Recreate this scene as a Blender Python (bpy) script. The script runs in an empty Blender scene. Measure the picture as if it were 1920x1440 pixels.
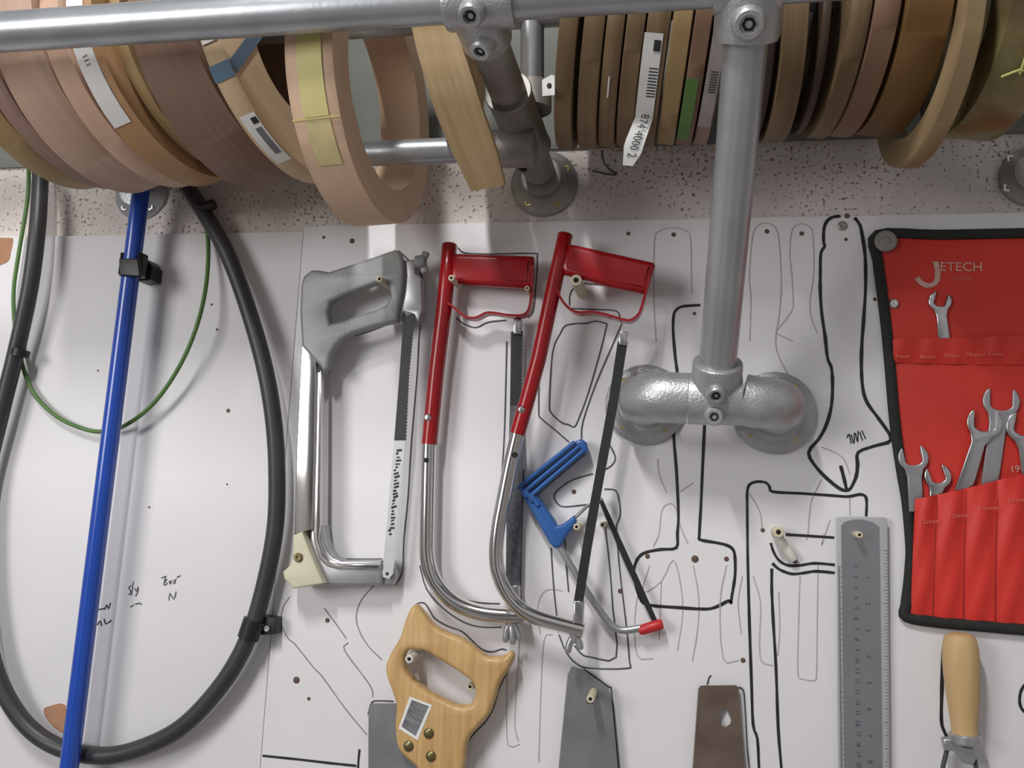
import bpy, bmesh, math, random
from mathutils import Vector, Matrix
random.seed(7)
SC = bpy.context.scene
COL = SC.collection
PI = math.pi
# ---------------------------------------------------------------- camera model
F = 1663.0                      # focal length in pixels of a 1920 x 1440 frame
D = 0.92                        # camera distance from the tool board (m)
r_ = Vector((.9824, .01525, -.1865)).normalized()
n_ = Vector((.187, .14, 1.0)); n_ = (n_ - r_ * n_.dot(r_)).normalized()
d_ = n_.cross(r_)
CAM = Vector((0, -D, 0))


def P(px, py, dep):
    """world point seen at pixel (px,py) lying dep metres in front of the board"""
    v = Vector(((px - 960) / F, (py - 720) / F, 1.0))
    w = Vector((v.dot(r_), v.dot(n_), -v.dot(d_)))
    return CAM + w * ((D - dep) / w.y)


cd = bpy.data.cameras.new('camera')
cam = bpy.data.objects.new('camera', cd)
COL.objects.link(cam)
cx = Vector((r_.x, n_.x, -d_.x)); cy = -Vector((r_.y, n_.y, -d_.y)); cz = -Vector((r_.z, n_.z, -d_.z))
cam.matrix_world = Matrix(((cx.x, cy.x, cz.x, 0), (cx.y, cy.y, cz.y, -D), (cx.z, cy.z, cz.z, 0), (0, 0, 0, 1)))
cd.sensor_width = 36
cd.lens = 36 * F / 1920
cd.clip_start = .02
SC.camera = cam

# ---------------------------------------------------------------- materials


def lin(c):
    out = []
    for v in c:
        v = v / 255.0
        out.append(v / 12.92 if v <= .04045 else ((v + .055) / 1.055) ** 2.4)
    return out + [1.0]


def new_mat(name):
    m = bpy.data.materials.new(name)
    m.use_nodes = True
    nt = m.node_tree
    b = nt.nodes['Principled BSDF']
    return m, nt, b


def mat(name, col, rough=.5, metal=0.0, var=.12, scale=60, bump=0.0, bscale=200, coat=0.0, spec=.5, col2=None):
    m, nt, b = new_mat(name)
    tc = nt.nodes.new('ShaderNodeTexCoord')
    nz = nt.nodes.new('ShaderNodeTexNoise')
    nz.inputs['Scale'].default_value = scale
    nz.inputs['Detail'].default_value = 5
    nt.links.new(tc.outputs['Object'], nz.inputs['Vector'])
    rp = nt.nodes.new('ShaderNodeValToRGB')
    c = lin(col)
    lo = lin(col2) if col2 else [x * (1 - var) for x in c[:3]] + [1]
    hi = c if col2 else [min(1, x * (1 + var)) for x in c[:3]] + [1]
    rp.color_ramp.elements[0].position = .3
    rp.color_ramp.elements[1].position = .7
    rp.color_ramp.elements[0].color = lo
    rp.color_ramp.elements[1].color = hi
    nt.links.new(nz.outputs['Fac'], rp.inputs['Fac'])
    nt.links.new(rp.outputs['Color'], b.inputs['Base Color'])
    b.inputs['Roughness'].default_value = rough
    b.inputs['Metallic'].default_value = metal
    b.inputs['Coat Weight'].default_value = coat
    b.inputs['Coat Roughness'].default_value = .12
    b.inputs['Specular IOR Level'].default_value = spec
    if bump:
        n2 = nt.nodes.new('ShaderNodeTexNoise')
        n2.inputs['Scale'].default_value = bscale
        n2.inputs['Detail'].default_value = 3
        nt.links.new(tc.outputs['Object'], n2.inputs['Vector'])
        bp = nt.nodes.new('ShaderNodeBump')
        bp.inputs['Strength'].default_value = bump
        bp.inputs['Distance'].default_value = .002
        nt.links.new(n2.outputs['Fac'], bp.inputs['Height'])
        nt.links.new(bp.outputs['Normal'], b.inputs['Normal'])
    return m


def wood(name, a, bcol, su=6, sv=260, rough=.5, use_uv=True, spec=.3, con=.42):
    mid = [(p + q) / 2 for p, q in zip(a, bcol)]
    a = [m + (p - m) * con for p, m in zip(a, mid)]
    bcol = [m + (p - m) * con for p, m in zip(bcol, mid)]
    sv *= .7
    """grain stretched along u (uv: metres)"""
    m, nt, b = new_mat(name)
    tc = nt.nodes.new('ShaderNodeTexCoord')
    mp = nt.nodes.new('ShaderNodeMapping')
    nt.links.new(tc.outputs['UV' if use_uv else 'Object'], mp.inputs['Vector'])
    mp.inputs['Scale'].default_value = (su, sv, sv) if use_uv else (su, su, sv)
    nz = nt.nodes.new('ShaderNodeTexNoise')
    nz.inputs['Scale'].default_value = 1
    nz.inputs['Detail'].default_value = 6
    nz.inputs['Roughness'].default_value = .6
    nt.links.new(mp.outputs['Vector'], nz.inputs['Vector'])
    rp = nt.nodes.new('ShaderNodeValToRGB')
    rp.color_ramp.elements[0].position = .32
    rp.color_ramp.elements[1].position = .68
    rp.color_ramp.elements[0].color = lin(bcol)
    rp.color_ramp.elements[1].color = lin(a)
    nt.links.new(nz.outputs['Fac'], rp.inputs['Fac'])
    nt.links.new(rp.outputs['Color'], b.inputs['Base Color'])
    b.inputs['Roughness'].default_value = rough
    b.inputs['Specular IOR Level'].default_value = spec
    return m


def wall_mat():
    m, nt, b = new_mat('speckled_plaster')
    tc = nt.nodes.new('ShaderNodeTexCoord')
    vo = nt.nodes.new('ShaderNodeTexNoise')
    vo.inputs['Scale'].default_value = 250
    vo.inputs['Detail'].default_value = 2
    big = nt.nodes.new('ShaderNodeTexNoise')
    big.inputs['Scale'].default_value = 14
    big.inputs['Detail'].default_value = 3
    for q in (vo, big):
        nt.links.new(tc.outputs['Object'], q.inputs['Vector'])
    ad = nt.nodes.new('ShaderNodeMath'); ad.operation = 'MULTIPLY_ADD'
    nt.links.new(big.outputs['Fac'], ad.inputs[0]); ad.inputs[1].default_value = .22
    nt.links.new(vo.outputs['Fac'], ad.inputs[2])
    rp = nt.nodes.new('ShaderNodeValToRGB')
    rp.color_ramp.elements[0].position = .70; rp.color_ramp.elements[0].color = (0, 0, 0, 1)
    rp.color_ramp.elements[1].position = .80; rp.color_ramp.elements[1].color = (1, 1, 1, 1)
    nt.links.new(ad.outputs[0], rp.inputs['Fac'])
    mx = nt.nodes.new('ShaderNodeMix'); mx.data_type = 'RGBA'
    rb = nt.nodes.new('ShaderNodeValToRGB')
    rb.color_ramp.elements[0].position = .35; rb.color_ramp.elements[0].color = lin((206, 197, 192))
    rb.color_ramp.elements[1].position = .65; rb.color_ramp.elements[1].color = lin((226, 218, 213))
    nt.links.new(big.outputs['Fac'], rb.inputs['Fac'])
    nt.links.new(rb.outputs['Color'], mx.inputs['A'])
    mx.inputs['B'].default_value = lin((128, 102, 90))
    nt.links.new(rp.outputs['Color'], mx.inputs['Factor'])
    nt.links.new(mx.outputs['Result'], b.inputs['Base Color'])
    b.inputs['Roughness'].default_value = .75
    bp = nt.nodes.new('ShaderNodeBump'); bp.inputs['Strength'].default_value = .25; bp.inputs['Distance'].default_value = .002
    bp.invert = True
    nt.links.new(rp.outputs['Color'], bp.inputs['Height'])
    nt.links.new(bp.outputs['Normal'], b.inputs['Normal'])
    return m


M = {}
M['wall'] = wall_mat()
M['board'] = mat('white_painted_board', (226, 224, 226), .42, var=.025, scale=9)
M['board_edge'] = mat('board_backing', (150, 110, 80), .7)
M['ink'] = mat('black_marker_ink', (28, 28, 32), .55, var=.2)
M['ink_thin'] = mat('grey_marker_ink', (70, 70, 78), .6, var=.2)
M['pencil'] = mat('pencil_line', (176, 166, 166), .7, var=.1)
M['pencil2'] = mat('darker_pencil_line', (135, 128, 130), .7, var=.1)
M['brown_ink'] = mat('brown_screw', (92, 70, 58), .6)
M['galv'] = mat('galvanised_pipe', (176, 180, 184), .34, .65, .12, 22, .1, 90)
M['galv_cast'] = mat('galvanised_casting', (182, 184, 186), .4, .65, .1, 60, .3, 420)
M['dark_metal'] = mat('darker_pipe_metal', (146, 142, 137), .48, .45, .16, 26, .15, 90)  # plain darker grey metal for the arm, rear tee and two flanges
M['dark'] = mat('dark_recess', (18, 17, 16), .7, .2)
M['steel'] = mat('bright_steel', (200, 200, 202), .22, 1.0, .06, 80)
M['chrome'] = mat('chrome_plate', (214, 212, 210), .13, 1.0, .04, 40)
M['satin'] = mat('satin_aluminium', (176, 176, 180), .34, .75, .06, 60)
M['greycast'] = mat('grey_cast_grip', (140, 143, 142), .42, .1, .08, 40, .1, 300)
M['cream'] = mat('cream_painted_plate', (206, 203, 176), .5, 0, .06, 40)
M['zinc'] = mat('yellow_zinc_screw', (196, 182, 120), .35, .8, .1)
M['black'] = mat('black_blade_paint', (40, 40, 44), .42, .2, .15, 90)
M['print'] = mat('worn_print_blade', (96, 98, 104), .38, .5, .3, 180)
M['whiteblade'] = mat('white_painted_blade', (196, 198, 200), .4, .2, .06)
M['red'] = mat('glossy_red_enamel', (150, 10, 20), .3, 0, .06, 30, coat=.35, spec=.35)
M['redtip'] = mat('red_plastic', (190, 40, 42), .4, 0, .06)
M['blue'] = mat('blue_hammered_paint', (40, 92, 160), .36, 0, .08, 60, coat=.3)
M['bluehandle'] = mat('blue_enamel_tube', (24, 72, 172), .25, 0, .04, 20, coat=.5)
M['blackrub'] = mat('black_rubber', (56, 55, 57), .42, 0, .15, 30)
M['blackplastic'] = mat('black_plastic', (26, 28, 28), .45, 0, .1)
M['green'] = mat('green_cable_sheath', (84, 122, 62), .45, 0, .1)
M['bladegrey'] = mat('worn_saw_steel', (138, 138, 140), .42, .55, .16, 25, .05)
M['bladebrown'] = mat('rusty_saw_steel', (122, 108, 98), .5, .45, .16, 30, .05, col2=(96, 82, 72))
M['ruler'] = mat('satin_ruler_steel', (168, 170, 176), .34, .8, .05, 30)
M['ruler_edge'] = mat('ruler_scale_edge', (198, 198, 202), .4, .5, .03)
M['fabric'] = mat('red_nylon_fabric', (196, 46, 34), .55, 0, .1, 12, .5, 26)
M['fabric2'] = mat('red_pocket_fabric', (204, 48, 38), .55, 0, .06, 14, .35, 30)
M['seam'] = mat('dark_red_seam', (150, 30, 26), .7)
M['binding'] = mat('black_fabric_binding', (30, 32, 30), .8, 0, .2, 120, .3, 400)
M['printink'] = mat('pale_print_on_fabric', (196, 160, 146), .6, 0, .1)
M['faintink'] = mat('faint_print_on_fabric', (205, 104, 90), .6, 0, .1)
M['washer'] = mat('grey_washer', (150, 146, 142), .5, .4, .1)
M['peg'] = mat('cream_dowel', (205, 196, 168), .6, 0, .08, 60)
M['pegw'] = mat('white_plastic_stub', (212, 210, 200), .5, 0, .05)
M['paper'] = mat('white_paper_label', (226, 226, 224), .6, 0, .02)
M['label_print'] = mat('label_print', (40, 40, 44), .6)
M['masking'] = mat('yellow_masking_tape', (206, 196, 132), .6, 0, .05)
M['greentape'] = mat('green_sticker', (92, 128, 66), .6, 0, .05)
M['bluetape'] = mat('blue_grey_tape', (84, 112, 136), .5, 0, .05)
M['orangetape'] = mat('orange_tape', (205, 140, 62), .5)
M['yellowtie'] = mat('pale_green_string', (190, 194, 120), .6, 0, .1)
M['plastic'] = mat('olive_shrink_film', (138, 128, 84), .3, 0, .25, 18, .5, 50, col2=(98, 80, 58))
M['sawwood'] = wood('varnished_beech', (208, 174, 120), (184, 146, 94), 140, 9, .35, False, .5, 1)
M['toolwood'] = wood('plain_beech_handle', (200, 172, 128), (184, 152, 106), 120, 14, .5, False, .3)
M['brass'] = mat('dull_brass', (122, 112, 78), .35, .8, .1)
M['chip'] = mat('bare_hardboard', (172, 128, 98), .8, 0, .12, 80)
WOODS = {
    'tan': wood('tan_veneer', (197, 168, 150), (170, 141, 123), 5, 150),
    'pink': wood('pinkish_beech_veneer', (212, 179, 158), (188, 156, 132), 5, 150),
    'yellow': wood('yellow_oak_veneer', (168, 144, 104), (146, 120, 80), 5, 170),
    'greybrown': wood('grey_brown_veneer', (165, 136, 123), (134, 108, 97), 5, 200),
    'walnut': wood('walnut_veneer', (146, 119, 103), (112, 87, 74), 5, 200),
    'maple': wood('maple_veneer', (218, 190, 164), (198, 166, 138), 4, 110),
    'maple_side': wood('maple_roll_side', (214, 180, 138), (190, 150, 108), 3, 320),
    'oak': wood('oak_veneer', (196, 172, 134), (170, 142, 102), 6, 320, con=.7),
    'oak_side': wood('oak_roll_side', (190, 160, 112), (158, 124, 80), 3, 420),
    'brown': wood('brown_oak_veneer', (130, 109, 82), (108, 87, 63), 5, 260, con=.7),
    'orange': wood('orange_cherry_veneer', (119, 89, 54), (103, 75, 42), 5, 130),
    'pale': wood('pale_ash_veneer', (157, 136, 104), (139, 116, 84), 5, 160),
    'rose': wood('rosy_beech_veneer', (127, 104, 85), (132, 99, 79), 5, 200),
    'dark': wood('blackish_veneer', (88, 70, 60), (66, 52, 44), 5, 200),  # near-black tone put into gaps and shaded sides between rolls
    'card': wood('brown_card_side', (134, 86, 54), (114, 70, 42), 3, 60),
    'amber': wood('amber_veneer', (186, 149, 110), (162, 125, 89), 5, 140),
    'buff': wood('buff_veneer', (214, 191, 160), (187, 160, 127), 5, 150),
    'side': wood('veneer_roll_side', (176, 136, 98), (136, 100, 68), 3, 380),
    'sidedark': wood('dark_roll_side', (104, 84, 60), (76, 58, 42), 3, 380),
}

# ---------------------------------------------------------------- object builders
WL = {}                          # world location of every object built


def wl(o):
    return WL[o.name] if o is not None else Vector((0, 0, 0))


def root(name, loc, label, cat, group=None):
    o = bpy.data.objects.new(name, None)
    o.empty_display_size = .02
    COL.objects.link(o)
    o.location = loc
    WL[o.name] = Vector(loc)
    return tag(o, label, cat, group)


def tag(o, label, cat, group=None, kind=None):
    o['label'] = label
    o['category'] = cat
    if group:
        o['group'] = group
    if kind:
        o['kind'] = kind
    return o


def link_mesh(name, me, mats, parent=None, smooth=40, label=None):
    if not isinstance(mats, (list, tuple)):
        mats = [mats]
    co = [v.co.copy() for v in me.vertices]
    lo = Vector((min(c[i] for c in co) for i in range(3)))
    hi = Vector((max(c[i] for c in co) for i in range(3)))
    c = (lo + hi) / 2
    me.transform(Matrix.Translation(-c))
    me.materials.clear()
    for m in mats:
        me.materials.append(m)
    if smooth:
        for p in me.polygons:
            p.use_smooth = True
        me.set_sharp_from_angle(angle=math.radians(smooth))
    me.name = name
    o = bpy.data.objects.new(name, me)
    COL.objects.link(o)
    if parent is not None:
        o.parent = parent
        o.location = c - wl(parent)
    else:
        o.location = c
    WL[o.name] = c
    if label:
        o['label'] = label
    return o


def build(name, bm, mats, parent=None, smooth=40, label=None, merge=True, recalc=True):
    if merge:
        bmesh.ops.remove_doubles(bm, verts=bm.verts, dist=1e-6)
    if recalc:
        bmesh.ops.recalc_face_normals(bm, faces=bm.faces)
    me = bpy.data.meshes.new(name)
    bm.to_mesh(me)
    bm.free()
    return link_mesh(name, me, mats, parent, smooth, label)


def cr(pts, n=6, closed=False):
    """Catmull-Rom through pts (tuples or Vectors of any size)"""
    pts = [Vector(p) for p in pts]
    L = len(pts)
    out = []
    rng = L if closed else L - 1
    for i in range(rng):
        if closed:
            p0, p1, p2, p3 = pts[(i - 1) % L], pts[i], pts[(i + 1) % L], pts[(i + 2) % L]
        else:
            p1, p2 = pts[i], pts[i + 1]
            p0 = pts[i - 1] if i > 0 else p1 * 2 - p2
            p3 = pts[i + 2] if i + 2 < L else p2 * 2 - p1
        for k in range(n):
            t = k / n
            out.append(((p1 * 2) + (p2 - p0) * t + (p0 * 2 - p1 * 5 + p2 * 4 - p3) * t * t + (p1 * 3 - p0 - p2 * 3 + p3) * t * t * t) * .5)
    if not closed:
        out.append(pts[-1])
    return out


def plate_mesh(outer, holes, d0, d1, bevel=0.0, res=2):
    """solid slab between depths d0 (back) and d1 (front); outlines are world (x,z) pairs"""
    cu = bpy.data.curves.new('c', 'CURVE')
    cu.dimensions = '2D'
    cu.fill_mode = 'BOTH'
    for ring in [outer] + list(holes):
        s = cu.splines.new('POLY')
        s.points.add(len(ring) - 1)
        for i, (x, z) in enumerate(ring):
            s.points[i].co = (x, z, 0, 1)
        s.use_cyclic_u = True
    th = (d1 - d0) / 2
    bv = min(bevel, th * .98)
    cu.bevel_depth = bv
    cu.bevel_resolution = res
    cu.extrude = th - bv
    cu.offset = -bv
    ob = bpy.data.objects.new('c', cu)
    COL.objects.link(ob)
    dg = bpy.context.evaluated_depsgraph_get()
    dg.update()
    me = bpy.data.meshes.new_from_object(ob.evaluated_get(dg))
    bpy.data.objects.remove(ob)
    bpy.data.curves.remove(cu)
    dm = (d0 + d1) / 2
    for v in me.vertices:
        x, z, y = v.co
        v.co = (x, -(dm + y), z)
    bm = bmesh.new()
    bm.from_mesh(me)
    bmesh.ops.remove_doubles(bm, verts=bm.verts, dist=1e-6)
    bm.to_mesh(me)
    bm.free()
    return me


def tr(pts, dep, smooth=0, closed=True):
    """trace: pixel outline -> world (x,z) at depth dep"""
    w = []
    if smooth:
        pts = [tuple(p) for p in cr(pts, smooth, closed)]
    for p in pts:
        q = P(p[0], p[1], dep)
        w.append((q.x, q.z))
    return w


def plate(name, pts, d0, d1, mats, parent=None, holes=(), bevel=0.0, smooth=0, res=2, label=None, sharp=40):
    me = plate_mesh(tr(pts, d1, smooth), [tr(h, d1, smooth) for h in holes], d0, d1, bevel, res)
    return link_mesh(name, me, mats, parent, sharp, label)


def frame_for(t, up=Vector((0, 0, 1))):
    t = t.normalized()
    if abs(t.dot(up)) > .95:
        up = Vector((0, -1, 0))
    a = up.cross(t).normalized()
    return a, t.cross(a).normalized()


def add_tube(bm, pts, rad, seg=14, caps=True, flat=1.0, up=None):
    """pts world; rad number or list. flat scales the section along the board normal"""
    pts = [Vector(p) for p in pts]
    n = len(pts)
    rads = rad if isinstance(rad, (list, tuple)) else [rad] * n
    a = None
    rings = []
    for i, p in enumerate(pts):
        t = (pts[min(i + 1, n - 1)] - pts[max(i - 1, 0)]).normalized()
        if a is None:
            a, b = frame_for(t, up or Vector((0, -1, 0)))
        a = (a - t * a.dot(t)).normalized()
        b = t.cross(a).normalized()
        rg = []
        for k in range(seg):
            an = 2 * PI * k / seg
            o = a * math.cos(an) + b * math.sin(an)
            o = o * rads[i]
            if flat != 1.0:
                o.y *= flat
            rg.append(bm.verts.new(p + o))
        rings.append(rg)
    for i in range(n - 1):
        for k in range(seg):
            bm.faces.new((rings[i][k], rings[i][(k + 1) % seg], rings[i + 1][(k + 1) % seg], rings[i + 1][k]))
    if caps:
        bm.faces.new(list(reversed(rings[0])))
        bm.faces.new(rings[-1])


def tube(name, pts, rad, mats, parent=None, seg=14, label=None, flat=1.0, sharp=50):
    bm = bmesh.new()
    add_tube(bm, pts, rad, seg, True, flat)
    return build(name, bm, mats, parent, sharp, label)


def add_lathe(bm, origin, axis, prof, seg=28):
    """prof: list of (radius, height along axis)"""
    origin = Vector(origin); axis = Vector(axis).normalized()
    a, b = frame_for(axis)
    rings = []
    for (r, h) in prof:
        c = origin + axis * h
        if r < 1e-7:
            rings.append([bm.verts.new(c)])
        else:
            rings.append([bm.verts.new(c + (a * math.cos(2 * PI * k / seg) + b * math.sin(2 * PI * k / seg)) * r) for k in range(seg)])
    for i in range(len(rings) - 1):
        A, B = rings[i], rings[i + 1]
        for k in range(seg):
            k2 = (k + 1) % seg
            if len(A) == 1 and len(B) == 1:
                continue
            if len(A) == 1:
                bm.faces.new((A[0], B[k2], B[k]))
            elif len(B) == 1:
                bm.faces.new((A[k], A[k2], B[0]))
            else:
                bm.faces.new((A[k], A[k2], B[k2], B[k]))
    if len(rings[0]) > 1:
        bm.faces.new(list(reversed(rings[0])))
    if len(rings[-1]) > 1:
        bm.faces.new(rings[-1])


def lathe(name, origin, axis, prof, mats, parent=None, seg=28, label=None, sharp=35):
    bm = bmesh.new()
    add_lathe(bm, origin, axis, prof, seg)
    return build(name, bm, mats, parent, sharp, label)


def add_box(bm, lo, hi):
    vs = [bm.verts.new((x, y, z)) for x in (lo[0], hi[0]) for y in (lo[1], hi[1]) for z in (lo[2], hi[2])]
    for f in ((0, 1, 3, 2), (4, 6, 7, 5), (0, 4, 5, 1), (2, 3, 7, 6), (0, 2, 6, 4), (1, 5, 7, 3)):
        bm.faces.new([vs[i] for i in f])


OUT = Vector((0, -1, 0))         # out of the wall


def add_ribbon(bm, pts, width, dep):
    """flat ink line of given pixel width lying on a face at depth dep"""
    w = [P(p[0], p[1], dep) for p in pts]
    hw = width / 1.9 / 1000 / 2
    L, R = [], []
    for i, p in enumerate(w):
        t = (w[min(i + 1, len(w) - 1)] - w[max(i - 1, 0)])
        t = Vector((t.x, 0, t.z)).normalized()
        nn = Vector((-t.z, 0, t.x)) * hw * random.uniform(.85, 1.15)
        L.append(bm.verts.new(p + nn)); R.append(bm.verts.new(p - nn))
    for i in range(len(w) - 1):
        bm.faces.new((L[i], R[i], R[i + 1], L[i + 1]))


def ink(name, lines, mats, parent, width=3, dep=.0006, smooth=3):
    bm = bmesh.new()
    for k, ln in enumerate(lines):
        pts = [tuple(p) for p in cr(ln, smooth)] if smooth > 1 and len(ln) > 2 else ln
        add_ribbon(bm, pts, width, dep + k * .00003)
    for f in bm.faces:
        f.normal_update()
        if f.normal.y > 0:
            f.normal_flip()
    return build(name, bm, mats, parent, 0, merge=False, recalc=False)


def text_mesh(body, size=1.0):
    cu = bpy.data.curves.new('t', 'FONT')
    cu.body = body
    cu.size = size
    cu.align_x = 'CENTER'
    cu.align_y = 'CENTER'
    cu.resolution_u = 3
    ob = bpy.data.objects.new('t', cu)
    COL.objects.link(ob)
    dg = bpy.context.evaluated_depsgraph_get()
    dg.update()
    me = bpy.data.meshes.new_from_object(ob.evaluated_get(dg))
    bpy.data.objects.remove(ob)
    bpy.data.curves.remove(cu)
    return me


def text(name, body, px, py, hpx, rot, dep, mats, parent, sx=1.0):
    me = text_mesh(body, hpx / 1.9 / 1000 / .7)
    c = P(px, py, dep)
    ca, sa = math.cos(rot), math.sin(rot)
    for v in me.vertices:
        x, y = v.co.x * sx, v.co.y
        v.co = c + Vector((x * ca - y * sa, 0, x * sa + y * ca))
    return link_mesh(name, me, mats, parent, 0)


# ================================================================ SETTING
WALL_D = -.006
bm = bmesh.new()
add_box(bm, (-1.5, -WALL_D, -.75), (.95, -WALL_D + .12, 1.0))
o = build('wall_back', bm, M['wall'], None, 0)
o['kind'] = 'structure'
o['label'] = 'pale speckled plaster wall behind the rack and boards'

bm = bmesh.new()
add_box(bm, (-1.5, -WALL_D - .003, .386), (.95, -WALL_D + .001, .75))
o = build('added_wall_band_1', bm, mat('grey_wall_band', (112, 114, 108), .7, 0, .1, 20), None, 0)  # added band: its grey colour darkens the wall behind the rolls
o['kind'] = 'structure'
o['label'] = 'assumed grey band darkening the wall behind the rolls'

# ---- white tool boards
e0, e1 = P(570, 424, 0), P(488, 1440, 0)
zt = .3025


def edge_x(z):
    return e0.x + (e1.x - e0.x) * (z - e0.z) / (e1.z - e0.z)


board = root('tool_board', ((edge_x(-.4) + .5) / 2, 0, -.05), 'large white painted board with tool outlines drawn in marker', 'board')
me = plate_mesh([(edge_x(-.42), -.42), (.55, -.42), (.55, zt), (edge_x(zt), zt)], [], WALL_D + .0001, 0, .0007, 1)
link_mesh('board_panel', me, M['board'], board, 30)
lboard = root('tool_board', (-.7, 0, -.05), 'plain white board on the left with a little handwriting and chipped paint', 'board')
me = plate_mesh([(-1.2, -.42), (edge_x(-.42) - .0012, -.42), (edge_x(zt) - .0012, zt - .006), (-1.2, zt - .006)], [], WALL_D + .0001, -.0012, .0007, 1)
link_mesh('board_panel', me, M['board'], lboard, 30)

# ---------------------------------------------------------------- marks on the right board
OD = .0005
big_thick = [
    ('float', [[(1313, 572), (1295, 573), (1277, 575), (1267, 582), (1263, 592), (1262, 620), (1266, 670), (1270, 703), (1268, 740), (1263, 810), (1268, 880), (1272, 963), (1270, 1000), (1268, 1027), (1240, 1030), (1213, 1035), (1200, 1042), (1192, 1055), (1188, 1072), (1193, 1100), (1203, 1127), (1220, 1135), (1270, 1139), (1323, 1142), (1345, 1137), (1367, 1126), (1370, 1132), (1372, 1118), (1378, 1080), (1378, 1045), (1374, 1030), (1362, 1022), (1340, 1017), (1313, 1012), (1311, 1004), (1314, 950), (1317, 880), (1321, 797)]], 5.5),
    ('saw', [[(1576, 405), (1562, 407), (1551, 414), (1545, 428), (1544, 452), (1546, 462), (1539, 475), (1538, 510), (1538, 549), (1541, 590), (1547, 630), (1550, 660), (1553, 676), (1559, 690), (1561, 720), (1559, 760), (1550, 795), (1536, 822), (1516, 849), (1532, 878), (1556, 902), (1578, 918), (1592, 918), (1600, 906), (1606, 890), (1608, 870), (1609, 848), (1640, 836), (1671, 824), (1649, 787), (1627, 757), (1618, 730), (1615, 690), (1616, 645), (1620, 590), (1623, 535), (1622, 480), (1615, 432), (1610, 418), (1602, 408)],
             [(1576, 873), (1582, 895), (1587, 917)]], 6),
    ('square', [[(1423, 1440), (1420, 1385), (1412, 1359), (1409, 1283), (1405, 1167), (1402, 1050), (1401, 960), (1401, 922), (1406, 908), (1420, 903), (1436, 905), (1443, 913), (1449, 922), (1500, 925), (1560, 929), (1590, 931), (1611, 927), (1622, 930), (1625, 942), (1624, 968)],
                [(1465, 1440), (1459, 1365), (1455, 1254), (1450, 1170), (1447, 1108), (1447, 1066)],
                [(1473, 1002), (1520, 1005), (1564, 1008)],
                [(1445, 1018), (1451, 1036), (1462, 1052), (1478, 1060), (1500, 1060), (1527, 1056), (1565, 1059)],
                [(1448, 1056), (1462, 1068), (1485, 1076), (1508, 1074), (1530, 1071), (1565, 1074)]], 5),
    ('handle', [[(1772, 1208), (1768, 1226), (1766, 1290), (1765, 1350), (1770, 1370), (1777, 1384)]], 6),
    ('ring', [[(1932, 1278), (1920, 1286), (1913, 1300), (1912, 1318), (1918, 1332), (1932, 1340)]], 5),
    ('blade', [[(492, 1417), (560, 1424), (620, 1431), (668, 1436)], [(674, 1405), (672, 1424), (671, 1445)]], 4.5),
]
for nm, lines, w in big_thick:
    ink('marker_outline', lines, M['ink'], board, w, OD)
thin = [
    # outline of another hacksaw behind the right red saw
    [[(1100, 530), (1076, 540), (1068, 555), (1068, 573)], [(1097, 531), (1150, 536), (1205, 545)],
     [(1022, 612), (1012, 690), (1010, 770), (1015, 785), (1043, 808), (1067, 829)],
     [(1138, 607), (1127, 653), (1105, 730), (1087, 780), (1077, 800), (1066, 796), (1053, 792), (1033, 774), (1030, 755), (1034, 677), (1040, 645), (1050, 626), (1058, 612), (1075, 607), (1100, 606), (1118, 602), (1138, 607)],
     [(1166, 606), (1147, 650), (1117, 720), (1093, 790), (1090, 822)], [(1068, 578), (1110, 580), (1155, 583), (1163, 600)]],
    # outline of a small saw round the junior hacksaw
    [[(1033, 1027), (1038, 1100), (1045, 1165), (1047, 1185)], [(1059, 1000), (1061, 1050), (1066, 1110)],
     [(1133, 917), (1153, 919), (1160, 935), (1163, 965), (1156, 985), (1157, 1010), (1161, 1060), (1167, 1113), (1175, 1180), (1180, 1240), (1177, 1253), (1107, 1253), (1080, 1244), (1061, 1222), (1048, 1190)],
     [(1134, 985), (1143, 1063), (1149, 1140), (1155, 1232), (1107, 1232), (1090, 1226), (1077, 1210)],
     [(1112, 888), (1073, 900), (1048, 917), (1039, 930), (1044, 943), (1058, 950), (1100, 946)],
     [(1143, 834), (1152, 852), (1153, 863), (1146, 873), (1135, 880)]],
    # around the left red saw
    [[(858, 464), (872, 474), (920, 476), (1000, 475), (1007, 482), (1006, 520), (1000, 580), (990, 596)],
     [(855, 596), (872, 608), (893, 614), (915, 604), (950, 600)],
     [(826, 1080), (843, 1108), (867, 1123), (900, 1130), (937, 1132)],
     [(787, 1060), (800, 1105), (832, 1142), (872, 1168), (906, 1176), (940, 1176)],
     [(950, 640), (946, 800), (940, 900)], [(982, 880), (978, 1000), (976, 1120), (984, 1130), (980, 1160)]],
    # around the grey hacksaw
    [[(747, 470), (765, 487), (792, 520), (794, 580), (786, 625), (782, 700), (771, 830), (765, 930), (757, 1010), (754, 1072), (742, 1096)],
     [(730, 606), (690, 622), (650, 634), (627, 652), (620, 672), (616, 700)],
     [(606, 985), (612, 1000), (614, 1025), (622, 1042), (640, 1048), (716, 1048)]],
    # around the wooden saw handle
    [[(777, 1136), (787, 1130), (797, 1132), (806, 1145), (816, 1160), (840, 1174), (866, 1184), (886, 1202), (905, 1218), (923, 1222), (940, 1217), (950, 1219)],
     [(963, 1235), (950, 1262), (935, 1293), (926, 1325), (910, 1354), (890, 1374), (876, 1396), (872, 1440)],
     [(738, 1315), (712, 1314), (697, 1317), (690, 1340)]],
    # around the brown blade and the tip of the middle blade
    [[(1384, 1289), (1392, 1292), (1396, 1310), (1401, 1400), (1405, 1440)], [(1326, 1284), (1329, 1272), (1333, 1266)],
     [(1094, 1254), (1140, 1287), (1147, 1302), (1160, 1440)]],
]
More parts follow.
